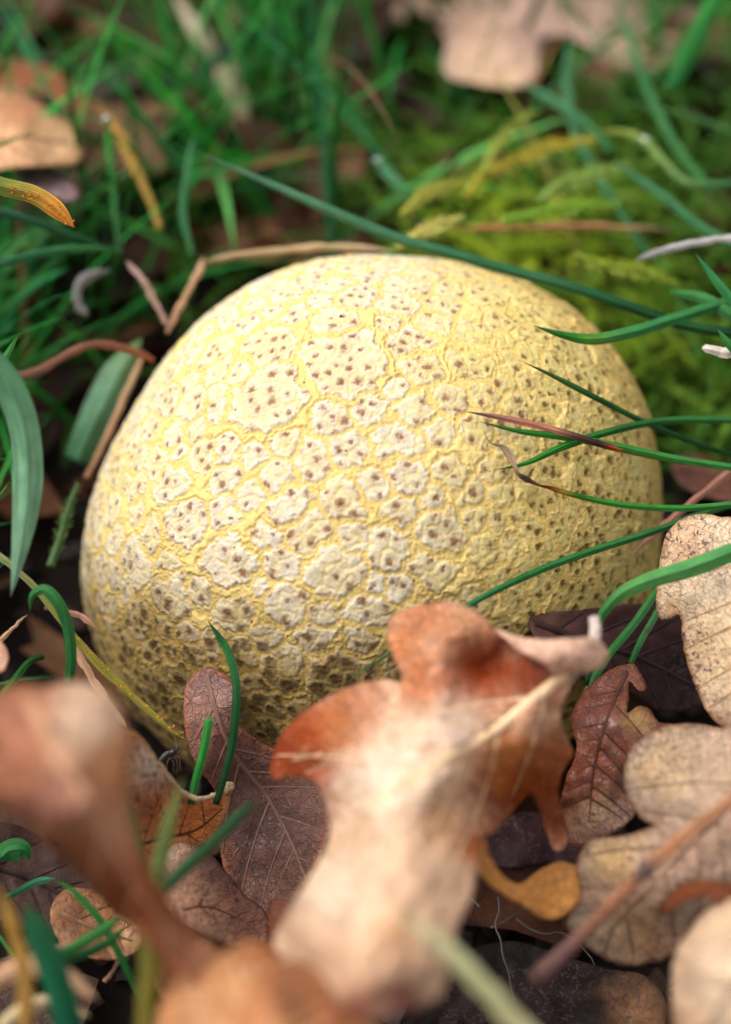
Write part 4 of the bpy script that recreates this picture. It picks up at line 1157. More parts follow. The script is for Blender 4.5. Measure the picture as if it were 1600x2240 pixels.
blade('short blunt bright green blade beside the dark green one', [(418, 1760, -0.8), (428, 1710, -0.8), (444, 1650, -0.8), (459, 1566, -0.8)], 19, [(0, (30, 110, 36)), (1, (56, 150, 56))], tipf=0.06, n=16)
blade('bright green blade looping down to the ground left of the ball', [(150, 1500, -0.6), (156, 1440, -0.7), (148, 1370, -0.8), (128, 1320, -0.9), (98, 1290, -0.9), (70, 1304, -0.8), (66, 1340, -0.6)], 26, [(0, G1), (0.5, (50, 120, 60)), (1, G2)], tipf=0.3)
blade('yellow green stem dotted with orange rust along the lower left of the ball', [(-60, 1180, 0.2), (0, 1222, 0.1), (60, 1274, 0), (120, 1340, 0), (180, 1412, 0), (280, 1512, -0.1), (350, 1574, -0.2), (412, 1616, -0.3)], 20, [(0, (120, 120, 90)), (0.3, (126, 130, 62)), (0.6, (140, 130, 44)), (1, (120, 116, 40))], mat='dry', name='rusty_stem', root=True, tipf=0.2, clear=0.1, cat='stem')
blade('pale brown dead stem under the rust dotted stem', [(160, 1420, 0.4), (190, 1466, 0.2), (230, 1524, 0), (275, 1590, -0.2)], 20, TAN, mat='dry', name='dry_stem', cat='dry stem', tipf=0.2)
blade('brown curled stem tip pointing at the lower left of the ball', [(100, 1330, 0.2), (140, 1336, 0.1), (176, 1348, 0), (206, 1370, -0.1)], 14, PINK, mat='dry', name='dry_stem', cat='dry stem')
blade('thin pale brown stem poking in below the looping blade', [(-40, 1440, -0.6), (0, 1402, -0.4), (34, 1374, -0.2), (58, 1350, 0)], 11, TAN, mat='dry', name='dry_stem', cat='dry stem', root=True)
blade('green blade leaning left below the looping blade', [(96, 1436, 0.3), (64, 1448, 0), (30, 1490, -0.4), (0, 1530, -0.8), (-40, 1590, -1.0)], 17, tipf=0.4)
blade('sharp little green blade at the left edge above the wide pale blade', [(-60, 880, -0.4), (-10, 816, -0.3), (16, 774, -0.2), (42, 730, -0.1)], 15, [(0, G1), (0.9, GB), (1, (120, 90, 60))], root=True)
# blurred ones in front
blade('blurred yellow green blade crossing before the standing brown leaf', [(315, 2330, -6.0), (322, 2200, -6.2), (330, 2080, -6.4), (310, 1960, -6.6), (250, 1850, -6.9), (190, 1760, -7.1)], 52, [(0, (150, 130, 40)), (0.5, (140, 140, 70)), (0.75, (180, 172, 90)), (1, (180, 170, 30))], root=True, tipf=0.1, wlist=[40, 44, 44, 56, 70, 66])
blade('dark green blurred blade slanting across the purple and pinkish leaves', [(330, 1975, -3.6), (400, 1905, -3.6), (480, 1830, -3.6), (565, 1742, -3.6)], 26, [(0, G3), (1, (34, 76, 40))])
blade('short olive green blurred blade in front of the rusty speckled leaf', [(318, 1900, -3.4), (306, 1850, -3.4), (292, 1800, -3.4), (276, 1740, -3.4)], 22, [(0, (70, 90, 34)), (1, (50, 84, 30))])
blade('translucent blurred olive blade rising before the pale rolled rim', [(330, 2150, -5.4), (340, 2000, -5.2), (352, 1880, -5.0), (376, 1780, -4.8), (400, 1700, -4.6)], 34, [(0, (110, 110, 40)), (0.6, (90, 110, 50)), (1, (130, 130, 60))], root=True)
blade('broad blurred blue green blade low in the left front corner', [(170, 2330, -4.8), (140, 2200, -5.0), (100, 2080, -5.2), (56, 1980, -5.4)], 62, [(0, (20, 90, 60)), (0.6, (40, 124, 84)), (1, (60, 130, 84))], root=True, tipf=0.2)
blade('thin mid green blade curving up from the front edge beside the leaf scrap', [(310, 2190, -1.8), (262, 2090, -1.8), (216, 2010, -1.8), (160, 1950, -1.8), (118, 1924, -1.8)], 16, root=True)
blade('green blade lying flat above the leaf scrap in the left front corner', [(60, 2100, -3.2), (140, 2084, -3.0), (206, 2046, -2.8), (270, 2004, -2.6)], 24, root=False)
blade('second flat green blade just under the first in the left front corner', [(120, 2110, -3.0), (180, 2090, -2.8), (240, 2060, -2.6), (272, 2030, -2.5)], 20, [(0, G3), (1, G1)])
blade('glossy green blade lying under the standing brown leaf', [(10, 1965, -0.4), (40, 1950, -0.4), (80, 1930, -0.5), (120, 1922, -0.6)], 16, [(0, G3), (1, (60, 130, 100))])
blade('small round green leaf showing under the standing brown leaf', [(0, 1880, -0.4), (20, 1862, -0.4), (50, 1860, -0.4), (66, 1880, -0.4)], 50, [(0, G1), (1, (20, 96, 40))], tipf=0.5, name='clover_leaf', cat='small leaf', tip2=True)
blade('blurred cream green blade lying over the bottom of the big curled leaf', [(1190, 2310, -7.4), (1100, 2200, -7.6), (1010, 2110, -7.8), (930, 2040, -7.9), (850, 1980, -7.9)], 54, [(0, (186, 178, 130)), (0.5, (196, 192, 140)), (1, (206, 204, 160))], root=True, mat='dry', tipf=0.45, wlist=[62, 58, 54, 48, 36])
blade('blurred straw yellow blade upright at the left front edge', [(40, 2330, -5.6), (60, 2180, -5.6), (30, 2040, -5.6), (-10, 1930, -5.6)], 34, [(0, (150, 110, 50)), (1, (170, 130, 50))], root=True, mat='dry')
blade('blurred beige straw lying along the bottom left corner', [(-60, 2170, -5.0), (40, 2120, -5.0), (120, 2130, -5.0), (210, 2190, -5.0)], 40, TAN, mat='dry', name='straw', cat='straw')
blade('pale cream straw slanting below the beige straw', [(-40, 2290, -4.6), (40, 2210, -4.4), (120, 2190, -4.2), (200, 2230, -4.2)], 36, [(0, (200, 176, 130)), (1, (216, 192, 150))], mat='dry', name='straw', cat='straw')
blade('grey brown rotten straw lying across the front grass', [(0, 2110, -2.8), (90, 2086, -2.6), (180, 2068, -2.4), (220, 2060, -2.4)], 26, PINK, mat='dry', name='straw', cat='straw')
blade('thin straw leaning beside the orange brown rotting leaf', [(226, 2150, -1.2), (250, 2120, -1.0), (276, 2060, -0.8), (290, 2020, -0.6)], 12, TAN, mat='dry', name='straw', cat='straw')
# right and behind
blade('silvery grey dry stem curving over the moss right of the ball', [(1390, 568, 3.2), (1450, 548, 3.0), (1520, 530, 2.8), (1600, 520, 2.6), (1680, 520, 2.6)], 17, [(0, (150, 146, 146)), (1, (196, 190, 186))], mat='dry', name='dry_stem', cat='dry stem', tip2=True, tipf=0.3)
blade('cut white straw end poking in right of the curved green blade', [(1690, 788, 0.6), (1620, 778, 0.6), (1572, 768, 0.6), (1538, 762, 0.6)], 24, [(0, (206, 190, 170)), (1, (226, 210, 196))], mat='dry', name='straw', cat='straw', tipf=0.08)
blade('short green blade slanting above the curved blade at the right edge', [(1680, 730, 1.6), (1600, 688, 1.8), (1540, 654, 2.0), (1460, 636, 2.2)], 28, root=True)
blade('sharp pointed green blade hanging near the silvery stem', [(1690, 760, 0.6), (1630, 690, 0.8), (1580, 630, 0.9), (1524, 556, 1.0)], 20, [(0, G2), (0.9, (40, 130, 70)), (1, (90, 150, 100))], root=True)
blade('tiny green tip next to the cut white straw', [(1660, 820, 0.4), (1610, 770, 0.4), (1570, 720, 0.4)], 18, root=True)
blade('reddish stem bending up and over in the grass left of the ball', [(340, 788, 3.2), (280, 764, 3.0), (220, 752, 2.8), (160, 766, 2.6), (90, 808, 2.6), (30, 822, 2.8), (-40, 800, 3.0)], 20, [(0, (150, 84, 46)), (0.3, (128, 80, 60)), (1, (112, 74, 58))], mat='dry', name='dry_stem', cat='dry stem', tipf=0.2)
blade('pinkish dry stem leaning left of the upper ball edge', [(366, 715, 3.4), (340, 660, 3.5), (310, 610, 3.6), (276, 566, 3.8)], 17, [(0, (150, 116, 98)), (1, (166, 134, 120))], mat='dry', name='dry_stem', cat='dry stem', tipf=0.15)
blade('brown dry stem crossing the pinkish one into a V', [(364, 730, 3.6), (390, 680, 3.8), (420, 620, 4.0), (450, 560, 4.3)], 16, TAN, mat='dry', name='dry_stem', cat='dry stem', tipf=0.15)
blade('curled whitish skeleton of a leaf in the grass left of the ball', [(192, 690, 4.0), (170, 660, 4.0), (172, 625, 4.0), (200, 600, 4.1), (250, 588, 4.2)], 26, [(0, (120, 116, 112)), (1, (100, 98, 96))], mat='dry', name='dead_leaf', cat='leaf', tip2=True, tipf=0.4)
blade('pale tan straw resting on the top edge of the ball', [(440, 580, 4.2), (500, 562, 4.1), (600, 546, 4.0), (700, 540, 3.9), (800, 542, 3.9), (880, 552, 3.8)], 16, [(0, (176, 150, 110)), (0.5, (196, 166, 120)), (1, (170, 150, 120))], mat='dry', name='straw', cat='straw', tip2=True, clear=None)
blade('wide pale green blade leaning behind the left side of the ball', [(170, 1010, 4.0), (210, 920, 4.0), (255, 830, 4.1), (310, 740, 4.3)], 80, [(0, (60, 110, 70)), (0.5, (96, 140, 104)), (1, (110, 140, 90))], tipf=0.35)
blade('brown withered blade alongside the wide pale leaning blade', [(190, 1040, 3.6), (240, 940, 3.6), (280, 850, 3.8), (320, 770, 4.0)], 15, TAN, mat='dry', name='dry_stem', cat='dry stem')
blade('thin rust orange straw lying in the moss behind the ball', [(990, 505, 5.0), (1100, 500, 5.2), (1250, 494, 5.4), (1400, 496, 5.6), (1480, 500, 5.8)], 15, [(0, (176, 110, 70)), (0.6, (190, 130, 90)), (1, (150, 130, 100))], mat='dry', name='straw', cat='straw', tip2=True)
blade('green blade with a pearl of dew at its tip left behind the ball', [(262, 560, 4.4), (250, 440, 4.6), (240, 340, 4.8), (234, 266, 5.0)], 16, [(0, G3), (1, (50, 140, 40))], tipf=0.2)
blade('slanting green blade crossing the dark litter far left behind', [(400, 380, 7.0), (330, 280, 7.4), (260, 190, 7.8), (188, 96, 8.2)], 18, [(0, G3), (1, (40, 104, 50))])
blade('yellow brown withered blade behind the dewy one', [(350, 500, 5.5), (320, 420, 5.8), (280, 330, 6.1), (240, 260, 6.5), (200, 220, 7.0)], 22, [(0, (170, 140, 60)), (1, (160, 110, 40))], mat='dry')
blade('horizontal green blade entering left under the rusty tip blade', [(-60, 450, 3.0), (40, 472, 3.0), (140, 508, 3.2), (240, 542, 3.5)], 20, [(0, (28, 84, 56)), (1, G3)], root=True)
blade('arched green blade entering left below the horizontal one', [(-60, 596, 2.8), (30, 568, 2.8), (120, 548, 3.0), (220, 544, 3.2), (270, 556, 3.4)], 20, [(0, (36, 100, 62)), (1, G1)], root=True)
blade('broad dry straw blade lying in the far grass above the ball', [(350, -60, 13.0), (400, 20, 12.0), (460, 100, 11.0), (510, 190, 10.0), (540, 320, 9.0)], 46, [(0, (196, 176, 150)), (0.6, (170, 150, 126)), (1, (130, 120, 84))], mat='dry', name='straw', cat='straw', tip2=True)
blade('blue green blade leaning right over the far straw', [(330, 190, 9.5), (420, 170, 9.6), (520, 100, 9.8), (640, 50, 10.4)], 26, [(0, (26, 70, 46)), (1, (46, 104, 76))])
blade('upright green blade before the pale straw far behind', [(420, 560, 4.6), (400, 460, 4.9), (410, 380, 5.2), (424, 290, 5.6)], 17, [(0, G1), (1, (66, 130, 84))])
blade('tall green blade leaning across the beige leaf behind the moss', [(1560, 420, 6.4), (1480, 320, 6.8), (1420, 200, 7.4), (1370, 60, 8.2), (1340, -40, 8.8)], 19, [(0, G2), (0.6, (50, 116, 60)), (1, (110, 136, 90))])
blade('green blade from the beige leaf down into the moss', [(1420, 560, 5.6), (1330, 420, 6.2), (1260, 290, 7.0), (1240, 180, 7.6), (1250, 60, 8.4)], 20, [(0, G1), (1, (70, 130, 90))])
blade('dark green stout blade standing at the far right before the beige leaf', [(1470, 190, 7.0), (1510, 110, 7.6), (1550, 30, 8.2), (1600, -60, 9.0)], 42, [(0, (20, 100, 30)), (1, (40, 130, 44))])
blade('light green blade pointing at the tip of the beige leaf lobe', [(1340, 330, 6.2), (1280, 270, 6.8), (1210, 220, 7.4), (1140, 178, 8.0)], 19, [(0, G1), (1, (80, 140, 96))])
blade('pale green bent blade stretching through the right moss', [(1620, 400, 5.0), (1500, 396, 5.2), (1400, 300, 5.8), (1300, 286, 6.2)], 17, [(0, (60, 120, 74)), (0.6, (120, 150, 70)), (1, (160, 170, 70))])
blade('short stubby green blade with a light tip behind the ball top', [(900, 430, 5.4), (870, 400, 5.6), (840, 370, 5.8), (815, 345, 6.0)], 22, [(0, G1), (1, (90, 150, 110))], tipf=0.12)
blade('long green blade crossing the right moss towards the ball', [(1660, 560, 3.6), (1540, 500, 4.2), (1440, 420, 4.8), (1340, 350, 5.4)], 20, [(0, G1), (1, (60, 120, 76))], root=True)

# --- the mass of grass behind and beside the ball
def grass_mass():
    r = np.random.default_rng(21)
    VV, FF, CC, UU, off = [], [], [], [], 0
    pal = [(40, 116, 44), (50, 136, 56), (30, 96, 38), (72, 148, 66), (56, 136, 84), (96, 160, 84), (40, 132, 34), (120, 116, 56), (140, 104, 70)]
    pw = np.array([4, 4, 4, 3, 2, 1.5, 3, .6, .7]); pw /= pw.sum()
    made = 0
    for trial in range(20000):
        if made >= 3600:
            break
        x = r.uniform(-0.17, 0.17); y = r.uniform(-0.03, 0.42)
        if r.random() < 0.35:
            x = r.uniform(-0.04, 0.12); y = r.uniform(0.07, 0.26)
        if r.random() < 0.15:
            x = r.uniform(-0.125, -0.055); y = r.uniform(-0.04, 0.06)
        front = r.random() < 0.05
        if front:
            x = r.uniform(-0.085, -0.038); y = r.uniform(-0.10, -0.045)
        if math.hypot(x, y) < 0.054 or (y < 0.03 and abs(x) < 0.066):
            continue
        if abs(x - 0.045) < 0.05 and 0.02 < y < 0.13 and r.random() < 0.75:
            continue
        bx, by, _ = proj(np.array([[x, y, 0.04]]))
        if bx[0] < 430 and by[0] < 330 and r.random() < 0.93:
            continue
        L = r.uniform(0.012, 0.03) if front else r.uniform(0.035, 0.09) * (0.75 if y < 0.1 else 1)
        a = r.uniform(0, 2 * math.pi)
        lean = r.uniform(0.05, 0.9)
        d = np.array([math.cos(a) * lean, math.sin(a) * lean * 0.8 + 0.05, 1.0]); d /= np.linalg.norm(d)
        bend = np.array([math.cos(a) * r.uniform(.2, 1), math.sin(a) * r.uniform(.2, 1), -r.uniform(0.1, 1.0)]) * r.uniform(0.3, 1.4)
        n = 9
        p = np.array([x, y, g1(x, y) - 0.002])
        pts = [p.copy()]
        for k in range(n - 1):
            d = d + bend * (1.0 / n); d /= np.linalg.norm(d)
            p = p + d * (L / (n - 1)); pts.append(p.copy())
        pts = np.array(pts)
        ux, uy, ud = proj(pts)
        rr_ = np.hypot(ux - 812, uy - 1180)
        if np.any((rr_ < 700) & (ud < DIST + 0.02)) or np.any(np.linalg.norm(pts - CEN, axis=1) < 0.051):
            continue
        if front and np.any((ux > 210) | (uy < 1850)):
            continue
        if not front and np.any((uy > 1180) & (ux > -50) & (ux < 1650)) and y < 0.0 and r.random() < (0.45 if x < -0.05 else 0.8):
            continue
        if np.any((ux > 840) & (uy < 190) & (ud < 0.43)) and r.random() < 0.8:
            continue
        s = np.array([math.cos(a + 1.57 + r.uniform(-.8, .8)), math.sin(a + 1.57), r.uniform(-.3, .3)])
        c = np.array(pal[r.choice(len(pal), p=pw)]) * r.uniform(0.85, 1.4)
        V, F, C, U = ribbon(pts, r.uniform(0.0006, 0.0016), [(0, c * .8), (0.5, c), (1, np.clip(c * 1.15, 0, 255))], r.uniform(-.5, .5), 0.3, side=s, tip=0.5)
        VV.append(V); CC.append(C); UU.append(U)
        FF += [tuple(i + off for i in f) for f in F]
        off += len(V); made += 1
    o = crease(mesh_obj('grass', np.vstack(VV), FF, M['blade'], None, np.vstack(CC), np.vstack(UU)))
    kind(o, 'stuff', 'dense dark green grass growing behind and beside the earthball', 'grass')
grass_mass()

def litter_mass():
    """broken leaf litter on the soil, one mass of overlapping scraps"""
    r = np.random.default_rng(51)
    VV, FF, CC, UU, off = [], [], [], [], 0
    pal = [(70, 44, 32), (52, 32, 26), (96, 60, 40), (120, 78, 50), (40, 26, 24), (66, 36, 36), (140, 98, 66), (84, 50, 30)]
    for k in range(1900):
        x, y = r.uniform(-.22, .22), r.uniform(-.16, .48)
        if y < 0.03 and abs(x) < .07 and r.random() < .45: continue
        if math.hypot(x, y) < 0.04: continue
        R0 = r.uniform(.004, .014)
        m = 10
        an = np.linspace(0, 2 * math.pi, m, endpoint=False) + r.normal(size=m) * .12
        rad = R0 * (1 + .35 * np.sin(an * r.integers(2, 5) + r.uniform(0, 6))) * r.uniform(.75, 1.1, m)
        asp = r.uniform(.45, 1)
        a = r.uniform(0, 6.28)
        tilt = r.normal(size=2) * (.35 if y > 0 else .18)
        lx, ly = np.cos(an) * rad, np.sin(an) * rad * asp
        z0 = g1(x, y) + r.uniform(.0005, .004)
        def put(u, v, h):
            X = x + u * math.cos(a) - v * math.sin(a); Y = y + u * math.sin(a) + v * math.cos(a)
            return np.stack([X, Y, z0 + u * tilt[0] + v * tilt[1] + h], -1)
        curl = r.uniform(-.0, .0035)
        ring2 = put(lx, ly, curl * np.abs(np.sin(an * 1.5)) * 1.6)
        ring1 = put(lx * .5, ly * .5, np.full(m, curl * .3))
        cen = put(np.zeros(1), np.zeros(1), np.full(1, .0005))
        V = np.vstack([cen, ring1, ring2])
        F = [(0, 1 + j, 1 + (j + 1) % m) for j in range(m)] + [(1 + j, 1 + m + j, 1 + m + (j + 1) % m, 1 + (j + 1) % m) for j in range(m)]
        VV.append(V); FF += [tuple(i + off for i in f) for f in F]; off += len(V)
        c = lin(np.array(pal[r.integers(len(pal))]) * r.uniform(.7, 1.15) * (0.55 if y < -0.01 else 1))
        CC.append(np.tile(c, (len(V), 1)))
        UU.append(np.vstack([[0, 0], np.stack([lx, ly], 1) * 50, np.stack([lx, ly], 1) * 100]) + r.uniform(0, 90, 2))
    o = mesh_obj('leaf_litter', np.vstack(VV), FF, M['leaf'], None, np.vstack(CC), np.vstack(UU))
    kind(o, 'stuff', 'broken brown leaf litter covering the soil under the grass', 'leaf litter')
litter_mass()

def moss_mass():
    r = np.random.default_rng(31)
    VV, FF, CC, off = [], [], [], 0
    def frond(p, d, L, c, nl, ll):
        nonlocal off
        side = np.cross(d, [0, 0, 1.0]); side /= max(1e-6, np.linalg.norm(side))
        jit = r.normal(size=(nl, 3)) * (.06, .06, .03) + (0, 0, -.035)
        Dd = d + np.cumsum(jit, 0); Dd /= np.linalg.norm(Dd, axis=1)[:, None]
        Pp = p + np.cumsum(Dd, 0) * (L / nl)
        t = np.arange(nl) / nl
        for sg in (-1, 1, 0):
            up = np.zeros((nl, 3)); up[:, 2] = (0.45 + r.normal(size=nl) * .25) * (1 if sg == 0 else .5)
            sd2 = side * sg * 0.75 + up + Dd * 0.75
            sd2 /= np.linalg.norm(sd2, axis=1)[:, None]
            l = (ll * (1 - 0.55 * t) * r.uniform(.8, 1.25, nl))[:, None]
            wv = np.cross(sd2, Dd + 0.01); wv = wv / np.maximum(1e-6, np.linalg.norm(wv, axis=1))[:, None] * l * 0.2
            q = np.stack([Pp, Pp + sd2 * l * .45 + wv, Pp + sd2 * l, Pp + sd2 * l * .45 - wv], 1).reshape(-1, 3)
            VV.append(q)
            ii = off + np.arange(nl * 4).reshape(-1, 4)
            FF.extend(map(tuple, ii.tolist())); off += nl * 4
            cc = lin(np.clip(np.array(c)[None] * (r.uniform(.8, 1.2, nl) * (0.85 + .3 * t))[:, None], 0, 255))
            CC.append(np.repeat(cc, 4, 0))
    made = 0
    for trial in range(14000):
        if made >= 2000: break
        if r.random() < 0.72:
            x = r.normal(0.05, 0.032); y = r.uniform(0.02, 0.17)
        else:
            x = r.uniform(-0.15, 0.13); y = r.uniform(0.0, 0.24)
        if math.hypot(x, y) < 0.052: continue
        z = g1(x, y)
        a = r.uniform(0, 6.28)
        d = np.array([math.cos(a), math.sin(a), r.uniform(.35, 1.5)]); d /= np.linalg.norm(d)
        L = r.uniform(0.012, 0.030)
        tip = np.array([x, y, z]) + d * L
        ux, uy, ud = proj(tip[None])
        if np.linalg.norm(tip - CEN) < 0.050 or (np.hypot(ux - 812, uy - 1180)[0] < 670 and ud[0] < DIST): continue
        yel = math.exp(-((ux[0] - 1130) / 280) ** 2 - ((uy[0] - 440) / 190) ** 2)
        yel = max(yel, 0.75 * math.exp(-((ux[0] - 1420) / 190) ** 2 - ((uy[0] - 640) / 110) ** 2))
        if r.random() > 0.22 + yel * 1.2: continue
        yel *= r.uniform(.5, 1.15)
        c = np.array((80, 122, 40)) * (1 - yel) + np.array((210, 218, 72)) * yel if yel < 1 else np.array((222, 222, 96))
        frond(np.array([x, y, z - 0.001]), d, L, c, int(L / 0.0008), 0.0026)
        made += 1
    o = mesh_obj('moss', np.vstack(VV), FF, M['moss'], None, np.vstack(CC), None, smooth=False)
    kind(o, 'stuff', 'yellow green feathery moss carpet behind the earthball', 'moss')
moss_mass()

# --- single moss fronds that stand out
def moss_frond(label, pts, wpx, c0, c1, seed):
    r = np.random.default_rng(seed)
    n = 56
    q = cr(np.asarray(pts, float), n)
    W = Pa(q[:, 0], q[:, 1], q[:, 2])
    T = np.gradient(W, axis=0); T /= np.linalg.norm(T, axis=1)[:, None]
    view = W - CAM; view /= np.linalg.norm(view, axis=1)[:, None]
    S = np.cross(T, view)
    root = empty('moss_frond', tuple(W[0]))
    tag(root, label, 'moss')
    d = FOC + float(np.mean(q[:, 2])) / 100
    Vt, Ft = tube_mesh(W, np.linspace(0.0007, 0.0003, n), 6)
    mesh_obj('stem', Vt, Ft, M['moss'], root, np.tile(lin(c0), (len(Vt), 1)))
    VV, FF, CC, off = [], [], [], 0
    for k in range(2, n):
        t = k / n
        for sg in (-1, 1, r.uniform(-.5, .5)):
            l = 0.95 * wpx / FPX * d * (0.55 + 0.6 * math.sin(math.pi * min(1, t * 1.1))) * r.uniform(.6, 1.2) * 0.5
            sd2 = S[k] * sg * r.uniform(.6, 1.2) + T[k] * r.uniform(.3, 1.0) - view[k] * r.uniform(-.2, .7)
            sd2 /= np.linalg.norm(sd2)
            wv = np.cross(sd2, view[k]); wv = wv / np.linalg.norm(wv) * l * .075
            p = W[k]
            VV.append(np.array([p, p + sd2 * l * .45 + wv, p + sd2 * l, p + sd2 * l * .45 - wv]))
            FF.append((off, off + 1, off + 2, off + 3)); off += 4
            m = r.uniform(0, 1)
            CC.append(np.tile(lin(np.array(c0) * (1 - m) + np.array(c1) * m), (4, 1)))
    o = mesh_obj('leaflets', np.vstack(VV), FF, M['moss'], root, np.vstack(CC), None, smooth=False)
    o['kind'] = 'stuff'
moss_frond('golden feathery moss frond arching along the far side of the moss carpet', [(1020, 430, 6.2), (1060, 380, 6.2), (1130, 350, 6.2), (1210, 318, 6.3), (1300, 305, 6.4)], 60, (168, 150, 36), (196, 186, 60), 1)
moss_frond('pale yellow moss frond tip lying on the upper edge of the ball', [(870, 540, 3.9), (915, 512, 3.9), (960, 490, 4.0), (1010, 475, 4.1)], 48, (186, 176, 84), (206, 200, 120), 2)
moss_frond('upright light green moss frond behind the pale yellow tip', [(1060, 380, 5.6), (1075, 340, 5.8), (1110, 290, 6.0), (1165, 245, 6.2)], 46, (140, 150, 50), (170, 176, 80), 3)
moss_frond('light green moss frond spreading right below the golden frond', [(1180, 440, 5.4), (1230, 400, 5.5), (1300, 380, 5.6), (1370, 360, 5.8)], 60, (120, 150, 60), (160, 176, 84), 4)
moss_frond('bright green moss frond low beside the rust orange straw', [(1100, 480, 5.0), (1160, 470, 5.0), (1250, 450, 5.1), (1350, 450, 5.2)], 56, (110, 150, 30), (150, 180, 50), 5)
moss_frond('olive moss frond to the right of the curved green blade', [(1260, 560, 4.0), (1330, 580, 4.0), (1400, 590, 4.0), (1480, 620, 4.0)], 60, (120, 140, 24), (150, 160, 40), 6)
moss_frond('yellowish moss sprig rising left of the stubby blade behind the ball', [(880, 470, 4.8), (920, 430, 5.0), (960, 410, 5.1), (1020, 400, 5.3)], 50, (150, 150, 50), (186, 180, 80), 7)
moss_frond('dark green moss sprig in the shade left of the ball', [(110, 1240, 1.6), (130, 1180, 1.8), (150, 1110, 2.0), (170, 1060, 2.2)], 44, (60, 90, 40), (90, 110, 50), 8)

# ------------------------------------------------------------------ twig, dew, gnat, crumbs
def twig():
    root = empty('twig', tuple(P(1400, 1920, -4.6)))
    tag(root, 'brown twig with a dark node lying across the grey tan oak leaf', 'twig')
    q = cr([(1700, 1680, -5.2), (1600, 1752, -5.0), (1520, 1812, -4.8), (1432, 1886, -4.6), (1330, 1990, -4.3), (1250, 2070, -4.0), (1172, 2142, -3.7)], 40)
    W = Pa(q[:, 0], q[:, 1], q[:, 2])
    rad = np.interp(np.arange(40) / 39, [0, .4, .5, .52, .56, .8, 1], [.0006, .0007, .00082, .001, .00078, .00085, .0013]) * (1 + 0.06 * np.random.default_rng(2).normal(size=40))
    V, F = tube_mesh(W, rad, 10)
    t = np.repeat(np.arange(40) / 39, 10)
    st = np.array([0, .45, .5, .54, .58, .75, .85, 1])
    cc = np.array([lin(c) for c in [(150, 100, 62), (146, 94, 58), (80, 58, 50), (80, 58, 50), (140, 90, 56), (120, 78, 56), (104, 72, 70), (110, 76, 66)]])
    C = np.stack([np.interp(t, st, cc[:, k]) for k in range(3)], 1)
    mesh_obj('shaft', V, F, M['bark'], root, C)
    for k in (20, 38):
        Vn, Fn = tube_mesh(np.array([W[k] - (W[k + 1] - W[k - 1]) * .22, W[k], W[k] + (W[min(39, k + 1)] - W[k - 1]) * .22]), [rad[k] * .9, rad[k] * 1.22, rad[k] * .9], 10)
        mesh_obj('node', Vn, Fn, M['bark'], root, np.tile(lin((70, 50, 50)), (len(Vn), 1)))
twig()

def ellipsoid(c, ax, rad, n=10, m=14):
    """ellipsoid with long axis ax"""
    ax = np.asarray(ax, float) / np.linalg.norm(ax)
    u = np.cross(ax, [0.2, 0.1, 0.97]); u /= np.linalg.norm(u)
    v = np.cross(ax, u)
    V, F = [], []
    for i in range(n + 1):
        a = math.pi * i / n
        for j in range(m):
            b = 2 * math.pi * j / m
            V.append(c + ax * rad[0] * math.cos(a) + u * rad[1] * math.sin(a) * math.cos(b) + v * rad[2] * math.sin(a) * math.sin(b))
    for i in range(n):
        for j in range(m):
            k = (j + 1) % m
            F.append((i * m + j, i * m + k, (i + 1) * m + k, (i + 1) * m + j))
    return np.array(V), F

def gnat():
    C0 = -0.75
    g = lambda x, y, dc=0.0: P(x, y, C0 + dc)
    root = empty('gnat', tuple(g(385, 1690)))
    tag(root, 'tiny dark gnat with long legs and feelers perched near the foot of the ball', 'gnat')
    def part(nm, c, a, b, rad, col):
        ax = b - a
        V, F = ellipsoid(c, ax, rad)
        return mesh_obj(nm, V, F, M['insect'], root, np.tile(lin(col), (len(V), 1)))
    a, b = g(356, 1662), g(388, 1640)
    u = np.linalg.norm(b - a)
    part('abdomen', g(362, 1659), a, b, (u * .40, u * .11, u * .11), (34, 30, 28))
    part('thorax', g(377, 1646), a, b, (u * .24, u * .17, u * .17), (28, 28, 34))
    part('head', g(387, 1639), a, b, (u * .11, u * .11, u * .11), (20, 20, 26))
    def hair(nm, pts, r0, col):
        q = cr([(x, y, C0 + c) for x, y, c in pts], 12)
        V, F = tube_mesh(Pa(q[:, 0], q[:, 1], q[:, 2]), np.linspace(r0, r0 * .5, 12), 5)
        return mesh_obj(nm, V, F, M['insect'], root, np.tile(lin(col), (len(V), 1)))
    for p in ([(389, 1636, 0), (396, 1624, -.02), (405, 1606, -.04)], [(387, 1634, 0), (385, 1624, .03), (382, 1612, .06)]):
        hair('antenna', p, 0.00004, (96, 84, 70))
    for p in ([(380, 1652, 0), (392, 1658, -.05), (394, 1672, -.05), (398, 1690, -.06)], [(376, 1655, 0), (386, 1662, -.03), (388, 1680, -.03), (386, 1694, -.02)],
              [(372, 1658, 0), (380, 1668, 0), (380, 1682, 0), (383, 1692, 0)], [(378, 1650, 0), (390, 1652, .06), (393, 1668, .1), (391, 1690, .12)],
              [(370, 1656, 0), (360, 1664, .06), (356, 1678, .1), (352, 1692, .12)], [(374, 1655, 0), (366, 1668, -.05), (364, 1684, -.08), (362, 1698, -.1)]):
        hair('leg', p, 0.00004, (96, 78, 58))
    for s in (-1, 1):
        q = cr([(378, 1645, C0 - .02 * s), (364, 1650 + 2 * s, C0 - .05 * s), (346, 1668 + 3 * s, C0 - .06 * s)], 12)
        W = Pa(q[:, 0], q[:, 1], q[:, 2])
        V, F, CC, U = ribbon(W, 9 / FPX * FOC, [(0, (38, 34, 32)), (1, (56, 52, 48))], 0.3 * s, 0.1, tip=0.5, tip2=True)
        mesh_obj('wing', V, F, M['insect'], root, CC, U)
gnat()

